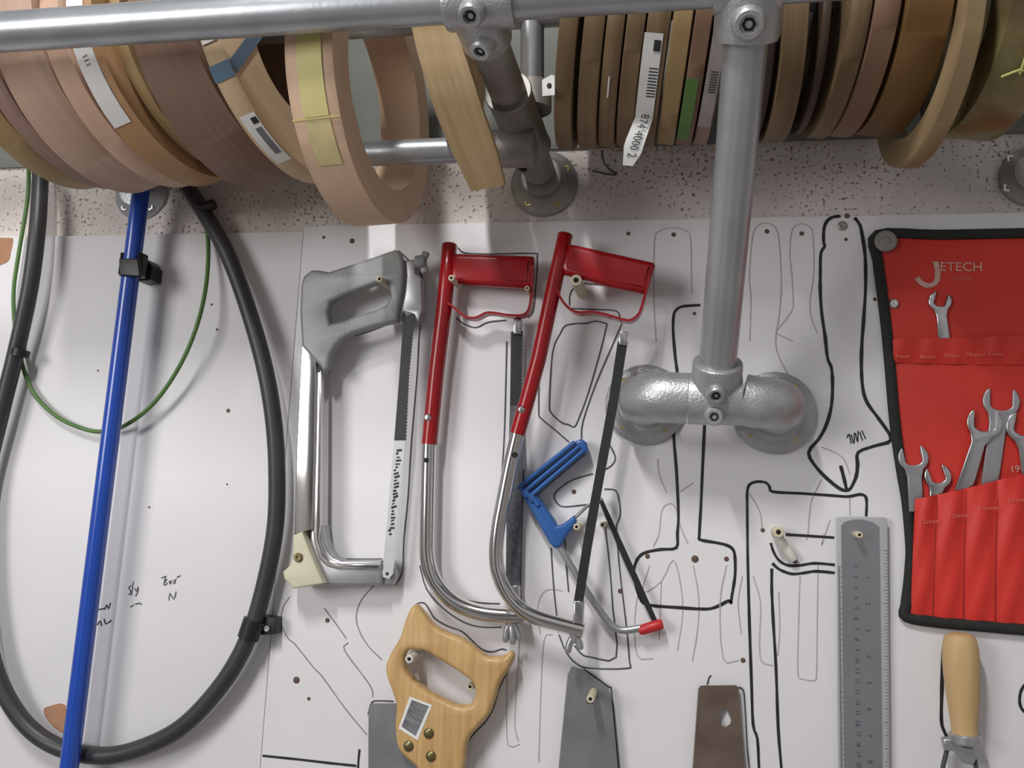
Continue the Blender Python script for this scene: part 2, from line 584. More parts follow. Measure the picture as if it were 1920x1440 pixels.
thin = thin[:4] + [thin[4][:2], thin[4][2:], thin[5][:1], thin[5][1:2], thin[5][2:]]
for lines in thin:
    ink('marker_outline', lines, M['ink_thin'], board, 2.6, OD + .0002)
ink('tally_scribble', [[(1588, 821), (1592, 814), (1596, 832)], [(1596, 815), (1601, 832), (1602, 811)], [(1604, 812), (1608, 829), (1609, 808)], [(1612, 810), (1617, 826)], [(1616, 807), (1623, 823)]], M['ink'], board, 2.2, OD)
pen = [
    [[(1230, 640), (1226, 560), (1227, 453), (1237, 433), (1260, 427), (1287, 433), (1295, 453), (1297, 553)]],
    [[(1406, 640), (1408, 560), (1405, 527), (1407, 480), (1412, 438), (1422, 422), (1438, 418), (1454, 427), (1461, 454), (1465, 527), (1463, 570), (1460, 600)], [(1460, 600), (1455, 627), (1457, 660), (1478, 703)]],
    [[(1455, 622), (1484, 584), (1487, 562), (1484, 508), (1481, 481), (1484, 435), (1497, 420), (1516, 424), (1524, 440), (1526, 508), (1519, 562), (1521, 595), (1533, 625)], [(1455, 625), (1487, 640)]],
    [[(544, 1118), (531, 1138), (527, 1167), (540, 1197), (553, 1208), (588, 1252), (605, 1270), (649, 1331), (688, 1378)], [(702, 1097), (678, 1124), (668, 1153), (672, 1179), (690, 1211), (716, 1237)],
     [(608, 1141), (630, 1170), (649, 1197)], [(653, 1205), (646, 1220), (693, 1284), (699, 1307)]],
    [[(1200, 1090), (1190, 1160), (1195, 1230), (1225, 1235)], [(1218, 1060), (1205, 1110), (1240, 1090), (1262, 1050), (1275, 1090), (1280, 1150), (1270, 1220)], [(1240, 1090), (1236, 1200)], [(1300, 1060), (1310, 1120), (1308, 1180), (1298, 1240)], [(1362, 1060), (1350, 1130), (1356, 1235), (1385, 1238)]],
    [[(1392, 1080), (1384, 1130), (1390, 1190)], [(1412, 1080), (1426, 1130), (1424, 1200), (1428, 1240), (1450, 1248)], [(1460, 1110), (1462, 1180), (1458, 1230)]],
    [[(1500, 1080), (1497, 1180), (1496, 1262), (1505, 1273), (1526, 1276), (1531, 1262), (1532, 1180), (1534, 1060)]],
    [[(1233, 860), (1236, 890), (1250, 925)], [(1225, 1025), (1236, 1000), (1240, 960), (1252, 945), (1266, 950), (1275, 985), (1290, 1020)], [(1300, 905), (1275, 922)]],
    [[(1540, 838), (1565, 848), (1583, 862), (1594, 890)], [(1541, 898), (1530, 920), (1520, 945), (1515, 1000), (1512, 1012)], [(1405, 925), (1424, 958), (1429, 990)], [(1593, 930), (1594, 966)], [(1545, 1000), (1541, 1022), (1556, 975)]],
    [[(975, 1185), (968, 1300), (965, 1360), (972, 1390)], [(1010, 1430), (1014, 1300), (1020, 1200), (1036, 1190)], [(951, 1260), (950, 1380), (958, 1400), (975, 1395)]],
    [[(1013, 1190), (1008, 1140), (1018, 1112), (1035, 1105), (1055, 1108)]],
]
pen = pen[:8] + [pen[8][:2], pen[8][2:3], pen[8][3:4], pen[8][4:]] + pen[9:]
for lines in pen:
    ink('pencil_outline', lines, M['pencil'] if lines is not pen[3] else M['pencil2'], board, 2, OD - .0001)
holes = [(607, 445, 3), (660, 452, 5), (1178, 438, 3.5), (1263, 440, 4), (1438, 434, 4), (1503, 438, 4), (1586, 449, 3), (614, 1163, 4), (556, 1275, 6), (579, 1310, 3), (1076, 922, 4), (1163, 1108, 4), (1214, 1043, 4), (1303, 1048, 6), (1362, 1048, 4), (1430, 994, 3.5), (1490, 1052, 4), (1393, 1238, 4), (1640, 561, 3), (1302, 588, 3)]
for (x, y, rr) in holes:
    lathe('screw_hole', P(x, y, .0), OUT, [(rr / 1900 * 1.15, -.0003), (rr / 1900 * 1.15, .0004), (rr / 1900 * .75, .0009), (0, .0007)], M['brown_ink'], board, 12)
lathe('screw', P(1579, 424, 0), OUT, [(.005, -.0005), (.005, .001), (.003, .002), (.0012, .0016), (0, .001)], M['washer'], board, 18, label='grey screw head')
lathe('screw', P(1588, 405, 0), OUT, [(.0025, -.0005), (.0025, .0012), (0, .001)], M['brown_ink'], board, 14, label='small rusty screw head')
# marks on the left board
LD = -.0007
ink('handwriting', [[(246, 1098), (241, 1102), (246, 1110), (241, 1115)], [(250, 1090), (246, 1117)], [(252, 1103), (256, 1108), (259, 1099), (258, 1110), (254, 1118)], [(244, 1138), (251, 1134)], [(253, 1133), (262, 1131), (265, 1134)]], M['ink_thin'], lboard, 2.2, LD, 2)
ink('handwriting', [[(302, 1084), (312, 1080)], [(310, 1082), (307, 1097), (314, 1094), (308, 1090), (314, 1086)], [(317, 1090), (319, 1095), (322, 1090), (317, 1090)], [(325, 1087), (329, 1094)], [(330, 1085), (325, 1095)], [(331, 1083), (338, 1079)]], M['ink_thin'], lboard, 2.2, LD, 2)
ink('handwriting', [[(317, 1126), (318, 1112), (326, 1124), (330, 1109)]], M['ink_thin'], lboard, 2.4, LD, 2)
ink('handwriting', [[(184, 1143), (196, 1141)], [(196, 1143), (200, 1134), (203, 1142), (207, 1130)]], M['ink'], lboard, 2.6, LD, 2)
ink('handwriting', [[(182, 1172), (188, 1164), (190, 1174)], [(195, 1160), (198, 1170), (209, 1163)]], M['ink'], lboard, 2.8, LD, 2)
for pts, nm in (([(-30, 452), (18, 446), (24, 452), (20, 472), (12, 492), (-30, 500)], 'a'), ([(82, 1330), (92, 1324), (122, 1322), (122, 1372), (104, 1366), (86, 1346)], 'b')):
    plate('chipped_patch', pts, -.0012, -.0007, M['chip'], lboard, smooth=3)
for (x, y, rr) in ((428, 770, 4), (397, 571, 2.5), (407, 618, 2.5), (184, 695, 2), (280, 951, 2), (426, 908, 1.8)):
    lathe('screw_hole', P(x, y, -.0012), OUT, [(rr / 1750, -.0003), (rr / 1750, .0004), (0, .0006)], M['brown_ink'], lboard, 12)

# ================================================================ PIPE RACK
RP = .01685                      # pipe radius
rail_z, rail_d = .3905, .285
rack = root('pipe_rack', (-.15, -.14, .345), 'galvanised steel pipe rack bolted to the wall, holding the veneer rolls', 'rack')


def pipe(name, a, b, r=RP, m='galv', parent=rack, n=2):
    a, b = Vector(a), Vector(b)
    return tube(name, [a.lerp(b, i / n) for i in range(n + 1)], r, M[m], parent, 36)


def screws(parent, spots, m='zinc', r=.0042):
    for (p, ax) in spots:
        lathe('screw', p, ax, [(r, -.001), (r, .0016), (r * .8, .0024), (r * .42, .0024), (r * .3, .0012), (0, .001)], M[m], parent, 18)


def boss(bm, c, ax, r, h):
    add_lathe(bm, c, ax, [(r * 1.25, -h), (r * 1.12, h * .4), (r, h * .85), (r * .9, h), (r * .62, h), (r * .56, h * .7), (0, h * .7)], 24)


def grub(parent, c, ax, r, h):
    lathe('set_screw', Vector(c) + Vector(ax).normalized() * h * .72, ax, [(r * .5, -.001), (r * .5, .0008), (r * .3, .0008), (r * .28, -.0005), (0, -.0005)], M['dark'], parent, 6)


# front rail
pipe('front_rail', (-1.0, -rail_d, rail_z), (.6, -rail_d, rail_z))
# carrying rail that the rolls hang on (runs above the frame)
CARD, CARZ, CARR = .137, .464, .0135
pipe('carrying_rail', (-1.0, -CARD, CARZ), (.6, -CARD, CARZ), CARR)
# arm from wall flange to front rail
fl = P(1021, 346, WALL_D)
armtop = Vector((P(885, 5, rail_d).x, -rail_d, rail_z))
adir = (armtop - fl).normalized()
pipe('support_arm', fl + adir * .03, armtop, RP, 'dark_metal')
at = lambda dd: fl + adir * ((dd - WALL_D) / -adir.y)
# riser and rear rail join the arm at the rear tee
teec = at(.118)
pipe('riser', teec + Vector((.012, 0, .02)), Vector((teec.x + .012, -CARD, CARZ)), .0115)
rr_ = P(830, 283, .115)
pipe('rear_rail', (P(622, 290, .115).x, -.115, rr_.z), (teec.x, -.115, rr_.z), .0125)


def flange(c, axis=OUT, R=.0405, neck=.0, label=None, neckr=.021, m='galv_cast'):
    bm = bmesh.new()
    prof = [(0, 0), (R, 0), (R, .0035), (R - .003, .0055), (neckr + .010, .0065), (neckr + .004, .009), (neckr, .014), (neckr, .014 + neck), (neckr - .0035, .0145 + neck), (0, .0145 + neck)]
    add_lathe(bm, c, axis, prof, 48)
    return build('wall_flange', bm, M[m], rack, 35, label)


f1 = flange(fl, OUT, .037, .012, neckr=.0215, m='dark_metal')
screws(f1, [(fl + Vector((.0285 * math.cos(a), -.0055, .0285 * math.sin(a))), OUT) for a in (.55, 2.6, 4.1, 5.3)])
# rear tee : sleeve on the arm plus cross sleeve
bm = bmesh.new()
sl = RP + .0045
add_lathe(bm, at(.165), -adir, [(RP, 0), (sl, 0), (sl + .001, .002), (sl, .006), (sl, .09), (sl + .001, .094), (sl, .096), (RP, .096)], 40)
add_lathe(bm, Vector((teec.x - .034, -.115, rr_.z)), (1, 0, 0), [(.0125, 0), (.0175, 0), (.0185, .003), (.0185, .05), (0, .05)], 32)
add_lathe(bm, teec + Vector((.012, 0, .015)), (0, 0, 1), [(.019, -.005), (.018, .02), (.0165, .022), (.0115, .022)], 28)
bc = at(.075) + Vector((-.004, 0, -.0205))
boss(bm, bc, (-.2, -.4, -1), .008, .006)
ft = build('tee_fitting', bm, M['dark_metal'], rack, 35)
grub(ft, bc, (-.2, -.4, -1), .008, .006)
# clamp joining arm to front rail
bm = bmesh.new()
sr = RP + .0048
cxl, cxr = P(826, 30, .3).x, P(957, 30, .3).x
add_lathe(bm, Vector((cxl, -rail_d, rail_z)), (1, 0, 0), [(RP, 0), (sr, 0), (sr + .0012, .003), (sr + .0005, .008), (sr + .0005, cxr - cxl - .008), (sr + .0012, cxr - cxl - .003), (sr, cxr - cxl), (RP, cxr - cxl)], 40)
add_lathe(bm, armtop, -adir, [(sr, 0), (sr, .046), (sr - .001, .049), (RP, .049)], 40)
tb1 = armtop + Vector((.004, -.0135, -.0185)); ax1 = Vector((-.05, -.6, -.75)).normalized()
boss(bm, tb1, ax1, .0092, .008)
tb2 = armtop - adir * .029 + Vector((.002, -.003, -.0215)); ax2 = Vector((-.25, -.35, -.9)).normalized()
boss(bm, tb2, ax2, .0085, .006)
ft = build('rail_clamp', bm, M['galv_cast'], rack, 35)
grub(ft, tb1, ax1, .0092, .008); grub(ft, tb2, ax2, .0085, .006)
# brace: lower tee with two elbows, pipe, upper clamp
T_D = .07
tc_ = P(1340, 748, T_D)
upc = Vector((P(1408, -12, rail_d).x, -rail_d, rail_z))
bdir = (upc - tc_).normalized()
pipe('brace_pipe', tc_ + bdir * .012, upc)
bm = bmesh.new()
sl = .0225
add_lathe(bm, tc_ - Vector((.0245, 0, 0)), (1, 0, 0), [(RP, 0), (sl + .0015, 0), (sl + .002, .0015), (sl + .002, .0475), (sl + .0015, .049), (RP, .049)], 40)
add_lathe(bm, tc_, bdir, [(sl + .0005, 0), (sl + .0005, .036), (sl, .0385), (sl - .0015, .0395), (RP, .0395), (RP, .036)], 40)
prp = (OUT - bdir * OUT.dot(bdir)).normalized()
b1 = tc_ + bdir * .019 + prp * .0225; b2 = tc_ + Vector((-.001, -.0205, -.0185))
boss(bm, b1, prp, .0078, .0065)
boss(bm, b2, (-.02, -1, -.25), .0078, .0055)
ft = build('tee_fitting', bm, M['galv_cast'], rack, 35)
grub(ft, b1, prp, .0078, .0065); grub(ft, b2, (-.02, -1, -.25), .0078, .0055)
for sgn, fpx, fpy in ((-1, 1210, 759), (1, 1451, 774)):
    fw = P(fpx, fpy, .0016)
    sx = tc_.x + sgn * .0252
    br = .024
    pts = [Vector((sx, -T_D, tc_.z))]
    m1 = Vector((fw.x - sgn * br, -T_D, (tc_.z + fw.z) / 2))
    for i in range(7):
        pts.append(pts[0].lerp(m1, (i + 1) / 7))
    for i in range(1, 13):
        a = PI / 2 * i / 12
        pts.append(Vector((fw.x - sgn * br * (1 - math.sin(a)), -(T_D - br * (1 - math.cos(a))), m1.z + (fw.z - m1.z) * a / (PI / 2) * .5)))
    pts.append(Vector((fw.x, -.012, fw.z)))
    bm = bmesh.new()
    add_tube(bm, pts, .0243, 36)
    eb = build('elbow_fitting', bm, M['galv_cast'], rack, 50)
    fg = flange(fw, OUT, .0412, 0, neckr=.0262)
    screws(fg, [(fw + Vector((.031 * math.cos(a), -.0055, .031 * math.sin(a))), OUT) for a in (3.95, 5.35, .9, 2.3)], 'zinc')
bm = bmesh.new()
cxl, cxr = P(1338, 40, .3).x, P(1471, 40, .3).x
add_lathe(bm, Vector((cxl, -rail_d, rail_z)), (1, 0, 0), [(RP, 0), (sr, 0), (sr + .0012, .003), (sr + .0005, .008), (sr + .0005, cxr - cxl - .008), (sr + .0012, cxr - cxl - .003), (sr, cxr - cxl), (RP, cxr - cxl)], 40)
add_lathe(bm, upc, -bdir, [(sr + .0035, 0), (sr + .0035, .037), (sr + .002, .041), (RP, .041)], 40)
b3 = upc - bdir * .0255 + prp * .0235; ax3 = (prp + Vector((.02, 0, -.1))).normalized()
boss(bm, b3, ax3, .0112, .007)
ft = build('rail_clamp', bm, M['galv_cast'], rack, 35)
grub(ft, b3, ax3, .0105, .007)
# wall flanges at both ends of the rack
for px, py, sc_ in ((267, 362, [(4.0), (5.4), (.7)]), (1932, 334, [(2.4), (3.6)])):
    c = P(px, py, WALL_D)
    fg = flange(c, OUT, .034 if px < 900 else .030, .002, neckr=.02, m='galv_cast' if px < 900 else 'dark_metal')
    screws(fg, [(c + Vector((.0265 * math.cos(a), -.0055, .0265 * math.sin(a))), OUT) for a in sc_], 'steel', .0048)

# ================================================================ ROLLS OF EDGING
RINGTOP = CARZ + CARR


def add_ring(bm, x0, x1, yc, zc, Ri, Ro, uvl, seg=96, bev=.0008, a0=0, a1=2 * PI, sidemat=0, wob=0.0):
    prof = [(x0, Ri), (x0, Ro - bev), (x0 + bev, Ro), (x1 - bev, Ro), (x1, Ro - bev), (x1, Ri)]
    mats_ = [1, 0, 0, 0, 1, 2]
    full = abs(a1 - a0 - 2 * PI) < 1e-6
    N = seg if full else seg + 1
    rg = []
    ph = random.uniform(0, 6)
    for i in range(N):
        a = a0 + (a1 - a0) * i / seg
        k = 1 + wob * math.sin(2 * a + ph)
        rg.append([bm.verts.new((x, yc - r * k * math.cos(a), zc + r * k * math.sin(a))) for (x, r) in prof])
    np = len(prof)
    for i in range(seg):
        j = (i + 1) % N
        for k in range(np):
            k2 = (k + 1) % np
            f = bm.faces.new((rg[i][k], rg[i][k2], rg[j][k2], rg[j][k]))
            f.material_index = mats_[k]
            vv = [prof[k], prof[k2], prof[k2], prof[k]]
            us = [i, i, i + 1, i + 1]
            for lp, (x, r), u in zip(f.loops, vv, us):
                v = r if mats_[k] == 1 else x
                lp[uvl].uv = (u / seg * 2 * PI * Ro + x0 * 37, v + x0 * 11)
    if not full:
        bm.faces.new(rg[0]); bm.faces.new(list(reversed(rg[-1])))


ROLLS = {}
LAST = []
# pose of each roll: swing about the vertical (deg), lean (deg), outer radius, height of its centre
LEFT = (10, -14.5)
MID = (-4.3, 6.3)
RIGHT = (-7.5, 4.2)
POSE = dict(a=LEFT + (.117, .425), b=LEFT + (.119, .425), c=LEFT + (.119, .425), d=LEFT + (.119, .425), e=LEFT + (.1175, .425), f=LEFT + (.106, .429),
            g=LEFT + (.119, .425), h=LEFT + (.119, .425), big=(3.3, -2.4, .1245, .388), oak=(0, 0, .074, .426),
            r1=MID + (.1, .434), r2=MID + (.1, .434), r3=MID + (.099, .434), r4=MID + (.0995, .434), r5=MID + (.0995, .434), r6=MID + (.099, .434), r7=MID + (.1, .434), r7b=MID + (.1, .434),
            r7c=(-4, 0, .088, .424), r8=(-4, 0, .089, .4228), r9=(-5, 1, .084, .424), r10=RIGHT + (.092, .428), r10b=RIGHT + (.0915, .428), r11=RIGHT + (.092, .428),
            r12=RIGHT + (.1, .405), r13=RIGHT + (.094, .424))


def turn(key, q, inv=False):
    th, ti = (math.radians(v) for v in POSE[key][:2])
    return Matrix.Rotation(-th, 3, 'Z') @ Matrix.Rotation(ti, 3, 'Y') @ q


def plane_x(px, py, key):
    """x (at the roll's centre) of the face whose front rim is seen at the pixel"""
    R, zc = POSE[key][2:]
    u = turn(key, Vector((0, -1, 0))); v = turn(key, Vector((0, 0, 1)))
    t = 0.0
    best = None
    for k in range(-600, 400):           # the rim point whose depth and height agree with the pixel's ray
        a = k / 400 * PI / 2
        o = (u * math.cos(a) + v * math.sin(a)) * R
        dd = CARD - o.y
        q = P(px, py, dd)
        e = abs(q.z - (zc + o.z))
        if best is None or e < best[0]:
            best = (e, q.x - o.x)
    return best[1]


def spin(key, verts):
    x0, x1, zc = ROLLS[key][1:4]
    c = Vector(((x0 + x1) / 2, -CARD, zc))
    for v in verts:
        v.co = turn(key, v.co - c) + c


def roll(key, pxl, pxr, py, w, side, label, inner=None, wob=0.004):
    th, ti, Ro, zc = POSE[key]
    th, ti = math.radians(th), math.radians(ti)
    x0, x1 = plane_x(pxl, py, key), plane_x(pxr, py, key)
    if LAST and key != 'oak':            # neighbours never run into each other
        lx, lth, lti = LAST[-1]
        x0 = max(x0, lx + .0004 + Ro * (abs(lth - th) + abs(lti - ti)))
    if key != 'oak':
        LAST.append((x1, th, ti))
    xc = (x0 + x1) / 2
    hw = (x1 - x0) / 2 * math.cos(th) * math.cos(ti) - .0006
    Ri = (RINGTOP + .0012 - zc + hw * math.sin(abs(ti))) / math.cos(ti)
    Ri += (hw * math.tan(abs(th)) + CARR * abs(math.sin(th)) * .5) ** 2 / (2 * Ri) * 1.5
    x0, x1 = xc - hw, xc + hw
    bm = bmesh.new()
    uvl = bm.loops.layers.uv.new('uv')
    add_ring(bm, x0, x1, -CARD, zc, Ri * (1 + wob), Ro, uvl, wob=wob * .5)
    ROLLS[key] = (None, x0, x1, zc, Ro)
    spin(key, bm.verts)
    o = build('edging_roll', bm, [WOODS[w], WOODS[side], WOODS[inner or side]], None, 45)
    tag(o, label, 'roll', 'rolls of veneer edging on the rack')
    ROLLS[key] = (o, x0, x1, zc, Ro)
    return o


def wrap(name, key, t0, t1, a0, a1, m, lift=.0006, n=10, par=None):
    """patch lying on the outside of a roll; t across the width, a in degrees below the front"""
    o, x0, x1, zc, Ro = ROLLS[key]
    bm = bmesh.new()
    A = []
    for i in range(n + 1):
        a = math.radians(a0 + (a1 - a0) * i / n)
        R = Ro * 1.0022 + lift
        A.append([bm.verts.new((x0 + (x1 - x0) * t, -CARD - R * math.cos(a), zc - R * math.sin(a))) for t in (t0, t1)])
    for i in range(n):
        bm.faces.new((A[i][0], A[i][1], A[i + 1][1], A[i + 1][0]))
    g = bmesh.ops.extrude_face_region(bm, geom=bm.faces[:])
    vs = [v for v in g['geom'] if isinstance(v, bmesh.types.BMVert)]
    for v in vs:
        dv = Vector((0, v.co.y + CARD, v.co.z - zc)).normalized()
        v.co += dv * .0003
    spin(key, bm.verts)
    return build(name, bm, m, par or o, 40)


def wrap_text(key, body, t, a, size, m=None, par=None):
    """text read downwards along the band"""
    o, x0, x1, zc, Ro = ROLLS[key]
    me = text_mesh(body, size)
    R = Ro * 1.0022 + .0012
    for v in me.vertices:
        an = math.radians(a) + v.co.x / R
        x = x0 + (x1 - x0) * t + v.co.y
        v.co = Vector((x, -CARD - R * math.cos(an), zc - R * math.sin(an)))
    spin(key, me.vertices)
    return link_mesh('label_print', me, m or M['label_print'], par or o, 0)


# left of the big maple ring
roll('a', -62, -6, 200, 'yellow', 'side', 'tan edging roll at the far left of the rack, cut by the photo edge')
roll('b', -5, 33, 200, 'greybrown', 'side', 'narrow grey-brown edging roll second from the left end of the rack')
roll('c', 34, 134, 200, 'tan', 'side', 'wide pinkish tan edging roll left of the blue handle, behind the pipe')
roll('d', 135, 182, 200, 'pink', 'side', 'pale pink edging roll directly left of the roll with the long white label')
roll('e', 183, 245, 200, 'amber', 'sidedark', 'orange-brown edging roll with a long white label down its front')
roll('f', 272, 298, 200, 'yellow', 'sidedark', 'yellowish oak edging roll between the labelled roll and the wide walnut one')
roll('g', 298, 424, 200, 'walnut', 'dark', 'wide dark walnut edging roll left of the blue-taped roll')
roll('h', 428, 474, 200, 'buff', 'card', 'thick edging roll with brown side, blue tape and a printed sticker')
lab = wrap('paper_label', 'e', .05, .72, -22, 52, M['paper'])
wrap_text('e', 'l l l', .38, 22, .008, None, lab)
wrap('masking_tape', 'h', 0, 1, 27, 34, M['bluetape'])
lab = wrap('paper_label', 'h', .2, .95, 50, 78, M['paper'])
wrap('label_print', 'h', .62, .9, 52, 55, M['label_print'], .001, par=lab)
wrap('label_print', 'h', .55, .85, 57, 72, mat('grey_print', (110, 112, 118), .6), .001, par=lab)
wrap('paper_label', 'h', .1, .85, -25, 18, M['paper'])
o, x0, x1, zc, Ro = ROLLS['h']
bm = bmesh.new()                # tape carried across the brown side
a_ = math.radians(-30.5)
q0 = Vector((x1 + .0008, -CARD - Ro * math.cos(a_), zc + Ro * math.sin(a_)))
q1 = Vector((x1 + .0008, -CARD - .052, zc + .004))
tv = (q1 - q0).normalized().cross(Vector((1, 0, 0))) * .006
vs = [bm.verts.new(q) for q in (q0 - tv, q0 + tv, q1 + tv, q1 - tv)]
bm.faces.new(vs)
g = bmesh.ops.extrude_face_region(bm, geom=bm.faces[:])
for v in g['geom']:
    if isinstance(v, bmesh.types.BMVert):
        v.co.x += .0004
spin('h', bm.verts)
build('masking_tape', bm, M['bluetape'], o, 0)
# the big open ring and the loose oak roll
roll('big', 542, 637, 200, 'maple', 'maple_side', 'large pale maple edging ring with yellow tape, open in the middle', 'maple')
wrap('masking_tape', 'big', .26, .78, -12, 33, M['masking'])
wrap('masking_tape', 'big', .0, 1.0, 33.2, 33.9, M['masking'], .0012)
wrap('masking_tape', 'big', .26, .78, 34, 53, mat('aged_tape', (206, 190, 140), .6), .0004)
roll('oak', 795, 846, 100, 'oak', 'oak_side', 'narrow oak edging roll whose cut end hangs down beside the pipe arm', 'oak_side')
o, x0, x1, zc, Ro = ROLLS['oak']
bm = bmesh.new()                # loose outer turns hanging off the roll
uvl = bm.loops.layers.uv.new('uv')
Ls = cr([(790, -40, .222), (767, 20, .236), (774, 60, .2335), (783, 100, .231), (798, 150, .224), (813, 200, .212), (847, 283, .18), (883, 359, .15)], 5)
Rs = cr([(872, -40, .222), (848, 20, .236), (858, 60, .2335), (870, 100, .231), (887, 150, .224), (902, 200, .212), (930, 283, .18), (946, 347, .15)], 5)
V = []
for a, b in zip(Ls, Rs):
    pa, pb = P(*a), P(*b)
    bk = Vector((0, .0075, .0035))
    V.append([bm.verts.new(q) for q in (pa, pb, pb + bk, pa + bk)])
for i in range(len(V) - 1):
    for k in range(4):
        f = bm.faces.new((V[i][k], V[i][(k + 1) % 4], V[i + 1][(k + 1) % 4], V[i + 1][k]))
        f.material_index = 1 if k % 2 else 0
        for lp, (u, v_) in zip(f.loops, ((i, k), (i, k + 1), (i + 1, k + 1), (i + 1, k))):
            lp[uvl].uv = (u * .007, (.03 if v_ in (1, 2) else 0) if k % 2 == 0 else (.008 if v_ >= 2 and v_ < 4 else 0))
bm.faces.new(V[0]); bm.faces.new(list(reversed(V[-1])))
build('loose_end', bm, [WOODS['oak'], WOODS['oak_side']], o, 40)
# right of the arm
ZF = .226
roll('r1', 1037, 1073, 200, 'brown', 'side', 'brown oak edging roll just right of the pipe arm, first of the middle bundle')
roll('r2', 1081, 1120.5, 200, 'brown', 'side', 'brown edging roll second from the pipe arm, a dark gap on its left')
roll('r3', 1121, 1156, 200, 'brown', 'side', 'brown edging roll with a small white scuff, left of the printed label')
roll('r4', 1157, 1192.5, 200, 'brown', 'side', 'brown edging roll touching the left side of the roll with the printed label')
roll('r5', 1193.5, 1237, 200, 'brown', 'side', 'brown edging roll with a curling white printed label hanging below it')
roll('r6', 1238.5, 1276, 200, 'yellow', 'side', 'yellowish oak edging roll between the printed label and the green sticker')
roll('r7', 1277, 1311, 200, 'rose', 'side', 'reddish edging roll with a green sticker, left of the upright brace pipe')
roll('r7b', 1313, 1343, 200, 'greybrown', 'side', 'grey-brown edging roll with a printed strip, half hidden by the brace pipe')
roll('r7c', 1402, 1440, 200, 'dark', 'dark', 'blackish roll added to fill the dark gap behind the upright brace pipe')  # added roll, only there to fill the dark gap
roll('r8', 1449, 1497, 200, 'brown', 'sidedark', 'yellow-brown edging roll just right of the upright brace pipe')
roll('r9', 1512, 1530, 200, 'dark', 'dark', 'thin dark roll filling the gap right of the brace pipe')  # dark tone fills the band between its neighbours
roll('r10', 1543, 1587, 200, 'brown', 'sidedark', 'tan brown edging roll to the right of the thin dark one')
roll('r10b', 1588, 1637, 200, 'rose', 'sidedark', 'rosy beech edging roll left of the orange cherry one')
roll('r11', 1644, 1729, 200, 'orange', 'dark', 'wide orange cherry edging roll')
roll('r12', 1738, 1803, 200, 'pale', 'side', 'pale ash edging roll hanging lowest at the right end')
o = roll('r13', 1822, 1930, 200, 'pale', 'side', 'edging roll in olive wrapping film with pale string at the far right')
o.data.materials[0] = M['plastic']
wrap('paper_scuff', 'r3', .42, .52, 47, 58, M['paper'])
lab = wrap('paper_label', 'r5', -.05, .78, 28, 72, M['paper'])
wrap('label_print', 'r5', .42, .72, 31, 36, M['label_print'], .0012, par=lab)
wrap_text('r5', 'IIIIIIIIII', .52, 51, .011, None, lab)
o5, x0, x1, zc, Ro = ROLLS['r5']
# free end of the label, curling away below the roll
a_ = math.radians(72)
R = Ro * 1.0022 + .0006
p0 = Vector((x0, -CARD - R * math.cos(a_), zc - R * math.sin(a_)))
wd = (x1 - x0)
bm = bmesh.new()
V = []
for i in range(9):
    t = i / 8
    z = p0.z - .046 * t
    y = p0.y - .004 * math.sin(t * 2.2)
    xl = x0 - wd * .05 - wd * .55 * t
    xr = x0 + wd * .78 - wd * .42 * t - (wd * .2 * max(0, t - .75) / .25)
    if t > .6:
        xl += wd * .75 * (t - .6)
    V.append((bm.verts.new((xl, y, z)), bm.verts.new((xr, y, z))))
for i in range(8):
    bm.faces.new((V[i][0], V[i][1], V[i + 1][1], V[i + 1][0]))
g = bmesh.ops.extrude_face_region(bm, geom=bm.faces[:])
for v in g['geom']:
    if isinstance(v, bmesh.types.BMVert):
        v.co.y -= .0003
spin('r5', bm.verts)
lab = build('paper_label', bm, M['paper'], o5, 40)
me = text_mesh('874 4000 2', .0105)
for v in me.vertices:
    u, s = v.co.x, v.co.y
    t = (u + .027) / .054
    z = p0.z + .004 - .046 * t
    v.co = Vector((x0 + wd * .45 - wd * .48 * t + s, p0.y - .0058, z))
spin('r5', me.vertices)
link_mesh('label_print', me, M['label_print'], lab, 0)
wrap('green_sticker', 'r7', .0, .75, 50, 92, M['greentape'])
lab = wrap('paper_label', 'r7b', .0, .9, 30, 80, mat('grey_film', (158, 150, 146), .4))
wrap_text('r7b', 'IIIIIIIII', .5, 52, .009, None, lab)
# tag and orange tape beside r1
o1, x0, x1, zc, Ro = ROLLS['r1']
plate('paper_tag', [(1016, 150), (1034, 140), (1040, 142), (1040, 178), (1017, 180)], .2, .2006, M['paper'], o1, holes=[[(1030 + 5 * math.cos(k), 161 + 6 * math.sin(k)) for k in [i * PI / 5 for i in range(10)]]])
wrap('orange_tape', 'r1', -.75, .02, -9, -3, M['orangetape'], -.002)
# string on the film-wrapped roll
o13, x0, x1, zc, Ro = ROLLS['r13']


def on13(t, a):
    R = Ro + .0035
    a = math.radians(a)
    q = Vector((x0 + (x1 - x0) * t, -CARD - R * math.cos(a), zc - R * math.sin(a)))
    c = Vector(((x0 + x1) / 2, -CARD, zc))
    return turn('r13', q - c) + c


for ln in ([(.05, 8), (.35, 16), (.55, 20), (.95, 10)], [(.35, 16), (.42, 30), (.48, 42), (.5, 50)], [(.2, 52), (.4, 49), (.52, 48), (.75, 50), (.95, 46)], [(.08, 0), (.12, 14), (.3, 16)]):
    tube('tie_string', cr([on13(*q) for q in ln], 5), .0011, M['yellowtie'], o13, 8)

# ================================================================ HOSE, CABLE, BLUE HANDLE


def path3(pts, n=6):
    return cr([P(*p) for p in pts], n)


